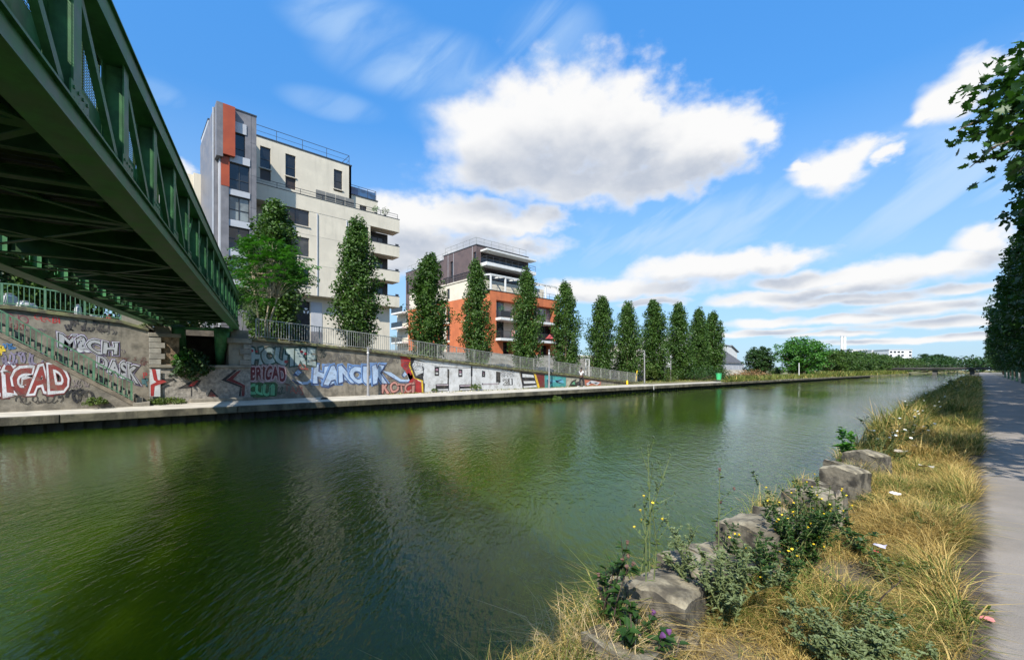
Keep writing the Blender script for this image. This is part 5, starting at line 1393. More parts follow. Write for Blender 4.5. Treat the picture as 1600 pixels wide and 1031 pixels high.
poly_paint('graffiti', RW, XW, [(WH2, 0, zq([(-22,178),(100,205),(200,235),(620,248),(760,275),(790,395),(60,418),(45,330),(-10,290)])), (WH2, 0, zq([(30,175),(190,195),(440,228),(640,250),(200,240)])),
  (RED, 1, zq([(-65,128),(30,170),(5,225),(45,300),(55,330),(100,350),(92,415),(-40,418),(-20,380),(0,330),(-30,260),(-60,230)])), ((.62,.40,.02), 2, zq([(-25,150),(30,172),(6,225),(38,300),(95,318),(90,350),(100,352),(100,415),(85,415),(80,335),(30,315),(-8,225),(8,185)])), (BLK, 3, zq([(5,165),(38,176),(16,225),(45,298),(92,300),(98,348),(105,350),(102,415),(95,415),(92,330),(35,312),(4,225)])),
  (BLK, 2, zq([(48,296),(95,275),(85,232),(97,236),(97,300)])), ((.45,.43,.43), 1, zq([(-20,290),(-5,275),(10,300),(-8,318)]))] +
  [s for (x0, y0, x1, y1, ins) in ((173,235,204,298,1),(338,250,366,305,1),(502,262,524,306,1),(262,250,274,310,0),(424,228,436,300,0),(600,268,630,345,0)) for s in ([(BLK, 2, zq([(x0,y0),(x1,y0+4),(x1,y1),(x0,y1)]))] + ([((.30,.17,.22), 3, zq([(x0+7,y0+13),(x1-7,y0+15),(x1-7,y0+28),(x0+7,y0+28)])), (WH2, 3, zq([(x0+7,y1-24),(x1-7,y1-23),(x1-7,y1-12),(x0+7,y1-12)]))] if ins else []))] +
  [s for (x0, y0, x1, y1) in ((180,352,273,405),(344,356,433,402),(502,344,622,360)) for s in [(BLK, 2, zq([(x0,y0+4),(x1,y0),(x1,y1-4),(x0,y1)])), ((.52,.42,.46), 3, zq([(x0+6,y0+9),(x1-6,y0+5),(x1-6,y0+12),(x0+6,y0+14)])), (WH2, 3, zq([(x0+5,y1-14),(x1-5,y1-17),(x1-5,y1-8),(x0+5,y1-5)]))]] +
  [(BLK, 2, zq([(265,300),(272,300),(272,352),(262,352)])), (BLK, 2, zq([(427,298),(433,298),(433,358),(426,358)])), (BLK, 2, zq([(770,270),(785,395),(888,385),(860,282)])), (WH2, 3, zq([(782,284),(858,292),(864,310),(784,308)])), (WH2, 3, zq([(790,334),(870,334),(874,350),(794,352)])), (WH2, 3, zq([(790,370),(880,362),(884,376),(792,384)])),
  (MAR, 1, zq([(862,280),(935,292),(938,382),(890,385)])), ((.62,.40,.02), 2, zq([(862,280),(876,284),(905,382),(890,385)])), ((.05,.26,.25), 1, zq([(938,290),(1085,306),(1085,376),(938,382)])), ((.10,.32,.42), 2, zq([(950,312),(1000,330),(1060,318),(1075,350),(1000,340),(960,366)])), ((.02,.05,.09), 3, zq([(952,320),(990,345),(960,370)])), ((.02,.05,.09), 3, zq([(1010,330),(1065,322),(1020,345),(1070,356)])),
  ((.36,.34,.26), 1, zq([(1088,308),(1180,312),(1180,372),(1088,376)])), (BLK, 2, zq([(1105,372),(1125,335),(1160,318),(1150,345),(1185,330),(1190,372)])), ((.10,.26,.14), 3, zq([(1120,355),(1145,335),(1150,360)])), ((.40,.12,.07), 1, zq([(1215,322),(1330,336),(1325,366),(1218,370)])), ((.5,.52,.55), 2, zq([(1225,352),(1260,330),(1325,344),(1300,362),(1262,348),(1235,366)])), (BLK, 3, zq([(1240,350),(1255,338),(1262,352)])), (BLK, 3, zq([(1280,345),(1310,345),(1290,355)]))], 'white painted mural of black framed windows with a red flame at its left')
graffiti('graffiti', RW, XW, 'GANG', ((782.5, 577.5), (782.5, 588), (802.5, 579), (802.5, 589)), [(.06, BLK, 0, 0), (.012, WH2, 0, 0)], 31, .08, .9, 'white letters GANG outlined in black', base=3); graffiti('graffiti', RW, XW, '21', ((786, 591), (786, 601), (800, 591), (800, 601)), [(.05, BLK, 0, 0), (.0, WH2, 0, 0)], 32, .1, .9, 'number 21 outlined in black', base=3)

# ------------------------------------------------------------------ street furniture on the quay
def lamp(label, u, vt, vb, X, collars=0):
    y = Yu(u, X); z = ZQ; zt = Zv(u, vt, X); t = thing('lamp_post', label, 'lamp post', (X, y, z), group='slim grey posts on the quay'); h = zt - z
    MB().lathe([(.075, 0), (.07, h*.5), (.06, h-.45)], 12).build('pole', M_LAMP, t, local=True, smooth=False)
    MB().lathe([(.13, 0), (.13, .03), (.085, .05)], 12).build('base_plate', M_LAMP, t, local=True)
    for i in range(3): MB().lathe([(.062, h-.44+i*.13), (.072, h-.43+i*.13), (.072, h-.36+i*.13), (.05, h-.35+i*.13), (.05, h-.31+i*.13)], 12).build('light_collar', M_LAMP if i else M_WHITE, t, local=True)
    return t
lamp('grey round lamp post on the quay in front of the blue graffiti', 575, 541, 0, -24.55); lamp('grey lamp post on the quay between mural and teal graffiti', 858, 545, 0, -24.6)
x = -25.6; y = Yu(1007, x); t = thing('lamp_post', 'tall grey lamp post with a short arm past the end of the ramp', 'lamp post', (x, y, -1.5), group=None); h = Zv(1007, 548, x)+1.5
MB().lathe([(.08, 0), (.06, h)], 10).build('pole', M_LAMP, t, local=True); MB().bar((0, 0, h-.04), (-.2, -.75, h+.03), .07, .05).build('arm', M_LAMP, t, local=True); MB().box(-.28, -.12, -.95, -.6, h, h+.08).build('lamp_head', M_LAMP, t, local=True)
x = -26.5; y = Yu(1048, x); t = thing('lamp_post', 'thin grey post standing in the gap between two poplars', 'post', (x, y, -1.5)); h = Zv(1048, 559, x)+1.5
MB().lathe([(.07, 0), (.055, h)], 10).build('pole', M_LAMP, t, local=True); MB().lathe([(.10, h), (.12, h+.12), (.03, h+.3)], 10).build('lamp_head', M_LAMP, t, local=True)
x = -22.6; y = Yu(1248.5, x); t = thing('marker_post', 'thin white post on the grassy far bank before the broad tree', 'post', (x, y, -1.5)); h = Zv(1248.5, 568, x)+1.5
MB().lathe([(.07, 0), (.07, h)], 8).build('pole', M_WHITE, t, local=True); MB().lathe([(.09, h), (.09, h+.1)], 8).build('cap', M_WHITE, t, local=True)
x = XW+.25; y = Yu(980, x); t = thing('bollard', 'short yellow bollard at the foot of the ramp wall', 'bollard', (x, y, ZQ))
MB().lathe([(.10, 0), (.10, .38), (.07, .44), (.02, .46)], 12).build('body', M_YEL, t, local=True); MB().lathe([(.14, 0), (.14, .03), (.11, .04)], 12).build('base', M_YEL, t, local=True)
x = -25.6; y = Yu(993, x); t = thing('barrier_post', 'slanting tall yellow post by the end of the ramp railing', 'post', (x, y, -1.5))
MB().tube([(0, 0, 0), (.02, .12, .7), (.05, .25, 1.45)], .05, 8).build('pole', M_YEL, t, local=True); MB().box(-.07, .07, -.07, .07, 0, .04).build('base', M_YEL, t, local=True)
x = -23.2; y = Yu(1123, x); t = thing('litter_bin', 'bright green litter bin at the edge of the quay', 'litter bin', (x, y, -1.5)); M_BIN = flat('bin_green', (.05, .42, .16), .5)
MB().lathe([(.28, .22), (.36, 1.0), (.33, 1.0), (.26, .3)], 14).build('body', M_BIN, t, local=True); MB().lathe([(.38, .98), (.40, 1.02), (.38, 1.06), (.33, 1.05)], 14).build('rim', M_BIN, t, local=True); MB().tube([(-.3, 0, 0), (-.3, 0, .95)], .04, 8).build('post', M_METAL, t, local=True)
x = -21.7; y = Yu(1021.5, x); t = thing('mooring_rod', 'small white rod hanging from the quay edge', 'rod', (XQ+.05, Yu(1021.5, XQ+.05), -1.9)); MB().tube([(0, 0, 0), (0, 0, .38)], .03, 6).build('rod', M_WHITE, t, local=True); MB().box(-.06, .04, -.05, .05, .38, .42).build('cap', M_WHITE, t, local=True)
# a notice board frame by the person
x = -27.5; y = Yu(918, x); zz = ramp(y); t = thing('sign_frame', 'white portal frame above the ramp railing right of the person', 'frame', (x, y, zz-.2)); h = Zv(918, 562, x)-zz+.2
for dy in (-.28, .28): MB().box(-.04, .04, dy-.04, dy+.04, 0, h).build('post', M_WHITE, t, local=True)
MB().box(-.04, .04, -.32, .32, h, h+.08).build('crossbar', M_WHITE, t, local=True)
# white tubs and bags behind the left railing
for i, (u, w, h, lab) in enumerate(((15, .5, .62, 'white tub behind the railing at the left edge'), (38, .62, .40, 'wide white bag behind the left railing'), (52, .3, .34, 'small grey white bag next to the wide white one'), (122, .26, .55, 'tall white canister behind the railing under the bridge'), (146, .5, .22, 'pale heap of cloth behind the railing'), (170, .2, .3, 'red bottle crate behind the railing end'))):
    X = XW-.62; y = Yu(u, X); t = thing('container' if i in (0, 3, 5) else 'bag', lab, 'container' if i in (0, 3, 5) else 'bag', (X, y, 2.3 if y < -3 else 2.02 - .12*(y+3)*0))
    z0 = 2.34 if y < -3.2 else 2.34 + (2.03-2.34)*(y+3.2)/3.14; t.location.z = z0; m_ = M_PLANT if i < 5 else flat('red_plastic', (.5, .04, .03))
    MB().lathe([(w*.38, 0), (w*.48, h*.5), (w*.42, h*.9), (w*.2, h)], 9).build('body', m_, t, local=True, smooth=i in (1, 2, 4)); MB().lathe([(w*.22, h), (w*.24, h+.05), (w*.05, h+.07)], 8).build('lid', m_, t, local=True)
# litter on the quay
t = thing('stone_lump', 'dark lump lying on the sunlit quay in the bridge shadow', 'stone', (-23.4, Yu(507, -23.4), ZQ)); MB().lathe([(.18, 0), (.2, .05), (.1, .1)], 7).build('lump', M_PILE, t, local=True)

# ------------------------------------------------------------------ the walking person
def person():
    X = -24.2; y = Yu(908, X); t = thing('person', 'person walking on the quay in dark trousers and a white top', 'person', (X, y, ZQ), R(0))
    def skin(name, verts, edges, m, mats=None):
        me = bpy.data.meshes.new(name); me.from_pydata([v[:3] for v in verts], edges, [])
        o = bpy.data.objects.new(name, me); COL.objects.link(o); o.modifiers.new('s', 'SKIN'); sub = o.modifiers.new('sub', 'SUBSURF'); sub.levels = 2; sub.render_levels = 2
        for i, v in enumerate(verts): me.skin_vertices[0].data[i].radius = (v[3], v[4] if len(v) > 4 else v[3])
        me.skin_vertices[0].data[0].use_root = True
        bpy.context.view_layer.update(); em = bpy.data.meshes.new_from_object(o.evaluated_get(bpy.context.evaluated_depsgraph_get())); bpy.data.objects.remove(o)
        em.name = name; em.materials.clear(); em.materials.append(m); em.polygons.foreach_set('use_smooth', [True]*len(em.polygons)); return add_mesh(name, em, t)
    # walking towards +Y, x sideways
    sk = flat('skin', (.10, .055, .035), .6)
    body = [(0, 0, .92, .12, .10), (0, .01, 1.12, .12, .09), (0, .02, 1.36, .15, .10), (0, .02, 1.50, .055), (0, .05, 1.60, .075, .085), (0, .06, 1.70, .07, .085), (0, .055, 1.76, .035),
            (.19, .02, 1.40, .055), (.25, -.10, 1.14, .042), (.23, .02, .92, .034), (.22, .07, .83, .03), (-.19, .02, 1.40, .055), (-.25, .14, 1.15, .042), (-.21, .33, 1.02, .034), (-.19, .40, 1.02, .03),
            (.09, .02, .86, .085), (.10, .22, .50, .062), (.10, .26, .10, .045), (.10, .40, .035, .035), (-.09, 0, .86, .085), (-.10, -.05, .48, .062), (-.10, -.36, .16, .045), (-.10, -.27, .04, .035)]
    ed = [(0,1),(1,2),(2,3),(3,4),(4,5),(5,6),(2,7),(7,8),(8,9),(9,10),(2,11),(11,12),(12,13),(13,14),(0,15),(15,16),(16,17),(17,18),(0,19),(19,20),(20,21),(21,22)]
    skin('body', body, ed, sk)
    skin('top', [(0, .01, 1.0, .135, .115), (0, .02, 1.2, .135, .11), (0, .02, 1.38, .165, .115), (.2, .02, 1.40, .07), (.24, -.05, 1.24, .065), (-.2, .02, 1.40, .07), (-.24, .08, 1.26, .065)], [(0,1),(1,2),(2,3),(3,4),(2,5),(5,6)], flat('white_shirt', (.6,.6,.6), .8))
    skin('trousers', [(0, 0, .97, .15, .13), (.09, .02, .84, .105), (.10, .22, .50, .08), (.10, .26, .13, .07), (-.09, 0, .84, .105), (-.10, -.05, .48, .08), (-.10, -.34, .19, .07)], [(0,1),(1,2),(2,3),(0,4),(4,5),(5,6)], flat('black_cloth', (.015,.015,.017), .8))
    MB().lathe([(.03, 1.60), (.088, 1.64), (.098, 1.71), (.075, 1.78), (.02, 1.80)], 12, (0, .045, 0)).build('hair', flat('black_hair', (.012,.01,.01), .6), t, local=True, smooth=True)
    for s in (.10, -.10):
        y0 = .32 if s > 0 else -.29; z0 = .0 if s > 0 else .02
        MB().box(s-.045, s+.045, y0-.12, y0+.14, z0+.005, z0+.075).build('shoe', M_WHITE, t, local=True, bevel=.02)
person()
# ------------------------------------------------------------------ the near bank
M_BLOCK_SIDE = mat('bank_stone_side', (.060, .052, .040), .95, .5, 7, .012, 30, col2=(.16, .14, .105))
def stone_block(label, x, y, z_top, w, l, h, rot, seed, slope=.12):
    g = random.Random(seed); t = thing('stone_block', label, 'stone block', (x, y, z_top-h), rot, 'hewn stones along the canal edge')
    from mathutils import noise as NZ
    def hew(name, cuts, fn, amp):
        bm = bmesh.new(); bmesh.ops.create_cube(bm, size=1); bmesh.ops.subdivide_edges(bm, edges=bm.edges, cuts=cuts, use_grid_fill=True)
        for v in bm.verts:
            p = Vector(fn(v.co)); q = p*7+Vector((seed, seed*2.3, 0))
            d = NZ.noise_vector(q)*amp + NZ.noise_vector(q*2.7)*amp*.7 + NZ.noise_vector(q*6.0)*amp*.35
            v.co = p + d
        me = bpy.data.meshes.new(name); bm.to_mesh(me); bm.free(); me.materials.append(M_BLOCK); me.polygons.foreach_set('use_smooth', [True]*len(me.polygons))
        me.materials.append(M_BLOCK_SIDE)
        for p_ in me.polygons: p_.material_index = 1 if abs(p_.normal.z) < .5 else 0  # upright faces take the darker stone colour
        me.set_sharp_from_angle(angle=R(32)); o = bpy.data.objects.new(name, me); link(o, t)
    def f1(p):
        px, py, pz = p.x*w, p.y*l, (p.z+.5)*h
        up = max(0, p.z*2)
        pz += up*(slope*(.5-abs(p.x)) - .05*(p.y+.5) - .05*max(0, abs(p.y)-.3))
        ex = max(0, max(abs(p.x), abs(p.y))-.47)*up*.6; pz -= ex
        return px*(1+.05*(.5-p.z)), py*(1+.05*(.5-p.z)), pz
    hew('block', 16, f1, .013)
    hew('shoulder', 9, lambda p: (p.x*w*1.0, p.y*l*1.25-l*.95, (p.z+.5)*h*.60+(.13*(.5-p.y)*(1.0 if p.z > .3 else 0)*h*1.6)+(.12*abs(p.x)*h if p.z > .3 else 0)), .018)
    return t
blocks = [(1354, 707, 6.75, .44, .52, 'square topped hewn stone, the farthest of the edge stones'), (1320, 732, 5.6, .41, .48, 'tall hewn stone second from the far end of the row'),
          (1272, 768, 4.55, .42, .52, 'hewn stone beside the weathered wooden stake'), (1184, 815, 3.62, .45, .52, 'big stone with rounded dark side behind the yellow flowers'),
          (1098, 872, 3.1, .38, .5, 'low grey stone half hidden by silvery weeds'), (1045, 908, 2.78, .38, .48, 'mossy brown stone nearest to the camera by the thistle')]
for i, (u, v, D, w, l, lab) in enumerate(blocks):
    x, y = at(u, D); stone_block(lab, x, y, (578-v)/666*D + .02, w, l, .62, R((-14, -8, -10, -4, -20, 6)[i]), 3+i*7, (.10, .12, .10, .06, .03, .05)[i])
rub = [(1338, 735, 6.15, .30, .34, 'low rubble stone between the two farthest edge stones'), (1297, 770, 5.05, .30, .36, 'low rubble stone left of the wooden stake'), (1228, 812, 4.05, .34, .4, 'low broken stone behind the yellow flowered ragwort'), (1138, 868, 3.35, .32, .36, 'low broken stone between the big stone and the grey one'), (1068, 905, 2.95, .28, .32, 'low broken stone behind the mossy brown one')]
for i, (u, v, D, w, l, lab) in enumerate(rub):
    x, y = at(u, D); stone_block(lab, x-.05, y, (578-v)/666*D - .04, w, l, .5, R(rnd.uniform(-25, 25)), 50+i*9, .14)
t = thing('wooden_stake', 'weathered grey wooden stake leaning beside the edge stones', 'stake', at(1312, 4.35) + (-1.66,))
MB().prism([(-.03, 0), (.03, 0), (.035, .36), (.012, .43), (-.01, .38), (-.03, .41)], lambda a, z: (a*.75, a*.6-.02, z), lambda a, z: (a*.75-.03, a*.6+.03, z)).build('stake', mat('grey_wood', (.20,.17,.13), .9, .4, 12, .01, 30), t, local=True); MB().box(-.025, .02, -.03, .02, -.2, .01).build('foot', mat('grey_wood', (.2,.17,.13)), t, local=True)
def scrap(label, u, v, s, m, seed, cat='litter', Z=-1.6, name='paper_scrap'):
    D = -Z/((v-578)/666); x, y = at(u, D); g = random.Random(seed); t = thing(name, label, cat, (x, y, Z))
    V = []; n = 4
    for j in range(n):
        for i in range(n): V.append(((i/(n-1)-.5)*s*1.4+g.uniform(-.1, .1)*s, (j/(n-1)-.5)*s+g.uniform(-.1, .1)*s, g.uniform(0, .35)*s))
    MB().add(V, [(j*n+i, j*n+i+1, (j+1)*n+i+1, (j+1)*n+i) for j in range(n-1) for i in range(n-1)]).build('sheet', m, t, local=True, smooth=True, fix=False)
scrap('crumpled white paper on the dry grass', 1398, 772, .075, flat('paper_white', (.75,.75,.78)), 1, Z=-1.48); scrap('pink scrap of plastic on the dark path edge', 1541, 968, .05, flat('pink_scrap', (.6,.22,.22)), 2, Z=-1.62)
scrap('pale stone-like rag lying in the grass near the stones', 1408, 706, .13, flat('rag', (.36,.31,.24)), 3, Z=-1.48); scrap('grey flat scrap in the grass above the white paper', 1425, 697, .10, flat('rag2', (.4,.35,.28)), 4, Z=-1.5); scrap('pale scrap right of the grey edge stones', 1447, 730, .12, flat('rag3', (.5,.46,.38)), 5, Z=-1.5)
scrap('bluish white litter by the stake', 1293, 808, .06, flat('litter_blue', (.5,.5,.58)), 6, Z=-1.46); scrap('small lilac scrap in the trodden grass', 1375, 853, .06, flat('litter_lilac', (.45,.42,.5)), 7, Z=-1.5); scrap('tiny red scrap in the trodden grass', 1369, 862, .035, flat('litter_red', (.4,.06,.05)), 8, Z=-1.5)
t = thing('paint_mark', 'pale worn patch of paint on the path at the edge of the tree shade', 'road marking', (1.2, 9.6, -1.63))
V = []; n = 22
for k in range(n):
    a = 2*math.pi*k/n; r_ = 1+.25*math.sin(3*a+1)+.12*math.sin(7*a); V.append((.75*r_*math.cos(a), .16*r_*math.sin(a), .003))
MB().add(V, [tuple(range(n))]).build('paint', mat('worn_paint', (.42,.40,.36), .9, .25, 4), t, local=True, fix=False)

# ---- dry grass
def grassmat():
    m = bpy.data.materials.new('dry_grass'); m.use_nodes = True; w = NT(m.node_tree); w.n.clear()
    g = w.node('ShaderNodeNewGeometry'); rpi = g.outputs['Random Per Island']; pos = g.outputs['Position']
    n = w.math('MAXIMUM', w.mapr(w.noise(pos, 1.1, 4, .6), .42, .58), w.mapr(w.sep(pos)[0], -1.0, -1.5, 0.0, .9)); n2 = w.mapr(w.noise(w.vm('ADD', pos, (9, 4, 2)), 2.6, 3), .35, .65)
    straw = w.mix(rpi, (.34, .225, .055), (.62, .46, .17)); green = w.mix(rpi, (.075, .105, .016), (.20, .23, .05))
    y = w.sep(pos)[1]; far = w.mapr(y, 9, 22, 0.0, .42)
    k = w.math('ADD', w.math('MULTIPLY', n, .55), w.math('ADD', w.math('MULTIPLY', n2, .25), far))
    pick = w.math('LESS_THAN', w.math('FRACT', w.math('MULTIPLY', rpi, 37.3)), w.math('MULTIPLY', k, .85))
    c = w.mix(pick, straw, green)
    p = w.node('ShaderNodeBsdfPrincipled'); w.put(p.inputs['Base Color'], c); p.inputs['Roughness'].default_value = .6; p.inputs['Specular IOR Level'].default_value = .25
    t = w.node('ShaderNodeBsdfTranslucent'); w.put(t.inputs[0], c); mx = w.node('ShaderNodeMixShader'); mx.inputs[0].default_value = .3
    w.l.new(p.outputs[0], mx.inputs[1]); w.l.new(t.outputs[0], mx.inputs[2]); o = w.node('ShaderNodeOutputMaterial'); w.l.new(mx.outputs[0], o.inputs[0]); return m
M_GRASS = grassmat()
def blades(P, h, w, lean, seed):
    g = np.random.default_rng(seed); N = len(P); a = g.random(N)*6.283
    # tufts fall in a shared direction
    flow = np.sin(P[:, 0]*2.3+P[:, 1]*1.1)*1.6 + np.sin(P[:, 1]*.7+2)*1.2
    a = np.where(g.random(N) < .5, flow + g.normal(size=N)*1.1, a)
    d = np.stack([np.cos(a), np.sin(a), np.zeros(N)], 1); b = np.stack([-np.sin(a+g.normal(size=N)), np.cos(a), np.zeros(N)], 1)
    H = h*(.45+.9*g.random(N)); ln = lean*(.3+1.2*g.random(N))
    p1 = P + d*(H*ln*.35)[:, None] + np.array([0, 0, 1])*(H*.55)[:, None]
    p2 = P + d*(H*ln*1.1)[:, None] + np.array([0, 0, 1])*(H*(1-.32*ln))[:, None]
    W = (w*(.6+.8*g.random(N)))[:, None]
    V = np.empty((N, 5, 3), 'f'); V[:, 0] = P-b*W*.5; V[:, 1] = P+b*W*.5; V[:, 2] = p1+b*W*.4; V[:, 3] = p1-b*W*.4; V[:, 4] = p2
    base = (np.arange(N)*5)[:, None]
    F4 = base + np.array([0, 1, 2, 3]); F3 = base + np.array([3, 2, 4])
    return V.reshape(-1, 3), F4, F3
def mesh_mixed(name, V, F4, F3, m):
    me = bpy.data.meshes.new(name); me.vertices.add(len(V)); me.vertices.foreach_set('co', V.astype('f').ravel())
    L = np.concatenate([F4.ravel(), F3.ravel()]).astype('i'); me.loops.add(len(L)); me.loops.foreach_set('vertex_index', L)
    st = np.concatenate([np.arange(len(F4))*4, len(F4)*4+np.arange(len(F3))*3]).astype('i'); me.polygons.add(len(st)); me.polygons.foreach_set('loop_start', st)
    me.update(calc_edges=True); me.materials.append(m); me.validate(); return me
def sward():
    g = np.random.default_rng(5); parts = []
    def zone(n, x0, x1, y0, y1, h, w, lean, seed, thresh=0, power=1):
        x = x0+(x1-x0)*g.random(n); y = y0+(y1-y0)*g.random(n)**power
        k = np.sin(x*5.1+y*1.7)+np.sin(x*2.3-y*2.9+1)+np.sin(y*4.3+x)*.7
        keep = (k + g.normal(size=n)*.55 > thresh) & (((x+.72)/.26)**2+((y-4.3)/.5)**2 > .9*g.random(n)) & (x < -.12 - .10*np.sin(y*2.1)*np.sin(y*.9+1) + .1*(y > 12)); x, y = x[keep], y[keep]; k = k[keep]
        P = np.stack([x, y, np.full(len(x), -1.69)], 1)
        hh = h*(.75+.22*np.clip(k, -1, 1.6)); parts.append(blades(P, hh, w, lean, seed))
    zone(30000, -1.25, -.06, 1.2, 6, .17, .0042, 1.2, 1, -1.4); zone(16000, -.75, -.02, 2.4, 8, .30, .005, .9, 2, -.6); zone(34000, -1.45, .0, 5.5, 12, .24, .006, 1.0, 3, -1.2)
    zone(9000, -.35, .02, 2.6, 12, .36, .006, .9, 4, -.3)
    zone(7000, -1.6, -1.0, 1.0, 3.2, .40, .0045, 1.1, 41, -1.0)
    zone(34000, -1.7, .05, 10.5, 22, .44, .010, .7, 5, -1.3); zone(26000, -1.75, -.0, 20, 45, .62, .020, .6, 6, -1.5); zone(22000, -1.75, .0, 40, 110, .75, .05, .5, 7, -2)
    zone(12000, -.9, -.1, .3, 2.6, .22, .004, 1.1, 8, -2); zone(15000, -1.35, -.1, 1.3, 3.4, .27, .004, 1.1, 81, -2.2)
    zone(9000, -1.7, -1.15, 3.0, 11, .34, .006, .7, 51, .2); zone(9000, -1.75, -1.0, 11, 30, .75, .014, .5, 52, .1); zone(2600, -1.2, -.1, 2.2, 9, .46, .0035, 1.0, 53, .9)
    off = 0; Vs, A, B = [], [], []
    for V, f4, f3 in parts: Vs.append(V); A.append(f4+off); B.append(f3+off); off += len(V)
    add_mesh('dry_grass', mesh_mixed('dry_grass', np.concatenate(Vs), np.concatenate(A), np.concatenate(B), M_GRASS), None, 'stuff')
    # far bank verges
    parts.clear(); g2 = np.random.default_rng(6)
    def far(n, x0, x1, y0, y1, h, w, lean, seed):
        x = x0+(x1-x0)*g2.random(n); y = y0+(y1-y0)*g2.random(n); z = np.where(y < 42, ZQ, -1.55); parts.append(blades(np.stack([x, y, z], 1), np.full(n, h), w, lean, seed))
    far(9000, -27, -21.6, 66, 120, .8, .07, .6, 1); far(12000, -28, -21.4, 118, 260, 1.3, .16, .5, 2); far(3000, -22.2, -21.4, 56, 75, .35, .05, .7, 3); far(2500, -30, -25.4, 44, 70, .35, .05, .6, 4); far(1200, -25.0, -24.8, 12, 42, .12, .03, .6, 5)
    far(5000, 3.5, 6.5, 5, 60, .3, .02, .7, 9)
    yy = 5+37*g2.random(4000); P = np.stack([-25.25-.35*g2.random(4000), yy, np.array([ramp(q) for q in yy])-.02], 1); parts.append(blades(P, np.full(4000, .12), .02, .8, 6))
    off = 0; Vs, A, B = [], [], []
    for V, f4, f3 in parts: Vs.append(V); A.append(f4+off); B.append(f3+off); off += len(V)
    add_mesh('verge_grass', mesh_mixed('verge_grass', np.concatenate(Vs), np.concatenate(A), np.concatenate(B), M_GRASS), None, 'stuff')
sward()

# ---- single weeds
M_STEM = mat('weed_stem', (.12, .15, .05), .7, .2, 20); M_STEMB = mat('dark_stem', (.06, .04, .03), .7, .2, 20); M_YFL = flat('yellow_flower', (.75, .52, .02)); M_BUD = flat('bud', (.05, .075, .03)); M_PURPF = flat('purple_flower', (.12, .04, .14)); M_BURR = flat('brown_burr', (.13, .07, .05)); M_WFL = flat('white_flower', (.68, .68, .6)); M_STRAW = flat('straw', (.45, .34, .17))
def leaf_quad(V, F, p, d, L, w, droop=.25):
    d = d.normalized(); s = d.cross(Vector((0, 0, 1)))
    s = s.normalized() if s.length > .05 else Vector((1, 0, 0)); n = s.cross(d); k = len(V)
    m1 = p + d*L*.32 + n*L*.03; m2 = p + d*L*.7 - Vector((0, 0, L*droop*.4)); q = p + d*L - Vector((0, 0, L*droop))
    V += [p, m1 + s*w + n*w*.35, m2 + s*w*.62 + n*w*.2, q, m2 - s*w*.62 + n*w*.2, m1 - s*w + n*w*.35]; F.append((k, k+1, k+2, k+3)); F.append((k, k+3, k+4, k+5))
def base_at(u, v, Z=-1.66):
    D = -Z/((v-578)/666); return at(u, D) + (Z,)
def weed(name, label, u, D, z0, stems, m_leaf, leaf=(.06, .015), nleaf=14, head=None, seed=1, cat='weed', m_stem=None, spread=.25, hmin=.6, twigs=5, headn=6, headr=.012):
    """stems: count and height; every stem carries leaves and side twigs, the flower heads are parts"""
    g = np.random.default_rng(seed); x, y = at(u, D); t = thing(name, label, cat, (x, y, z0)); st = MB(); V, F = [], []; heads = []
    n, H = stems
    for i in range(n):
        a = g.random()*6.283; h = H*(hmin+(1-hmin)*g.random()); k = spread*(.3+g.random())
        tip = Vector((k*math.cos(a), k*math.sin(a), h)); b0 = Vector((.04*g.normal(), .04*g.normal(), -.03)); mid = b0.lerp(tip, .5)+Vector((.02*g.normal(), .02*g.normal(), .06))
        st.tube([b0, mid, tip], [.005, .004, .002], 5); heads.append(tip)
        at_ = lambda f: (b0.lerp(mid, f*2) if f < .5 else mid.lerp(tip, f*2-1))
        for j in range(nleaf):
            f = .05+.93*g.random(); d = Vector((g.normal(), g.normal(), .35+.4*g.random())); leaf_quad(V, F, at_(f), d, leaf[0]*(.5+g.random())*(1.2-.6*f), leaf[1]*(.6+.8*g.random()))
        for j in range(twigs):
            f = .35+.6*g.random(); p = at_(f); d = Vector((g.normal(), g.normal(), 1.1+g.random())).normalized(); L = h*(.12+.14*g.random()); q = p + d*L; st.tube([p, q], [.0025, .0012], 4); heads.append(q)
            for r_ in range(int(nleaf*.4)): leaf_quad(V, F, p.lerp(q, g.random()), Vector((g.normal(), g.normal(), .5)), leaf[0]*(.35+.5*g.random()), leaf[1]*.7)
    st.build('stems', m_stem or M_STEM, t, local=True)
    if V: add_mesh('leaves', mesh_np('leaves', [tuple(v) for v in V], F, m_leaf), t)
    if head:
        me, nm = head
        for q in heads[:headn*10]:
            if g.random() < headn/ max(1, len(heads)) * 1.0: put(nm, me, t, q, (g.normal()*.3, g.normal()*.3, 0), (1, 1, 1))
    return t
YH = MB().lathe([(.002, 0), (.005, .005), (.009, .011), (.003, .013)], 7).mesh('flower_head', M_YFL); BH = MB().lathe([(.003, 0), (.008, .006), (.007, .018), (.003, .022)], 6).mesh('bud', M_BUD); BU = MB().lathe([(.003, 0), (.009, .008), (.008, .016), (.012, .022), (.003, .021)], 8).mesh('burr', M_BURR); PU = MB().lathe([(.005, 0), (.013, .014), (.016, .026), (.002, .022)], 8).mesh('flower_head', M_PURPF)
WH = MB().lathe([(.002, 0), (.022, .008), (.025, .010), (.002, .014)], 9).mesh('flower_head', M_WFL)
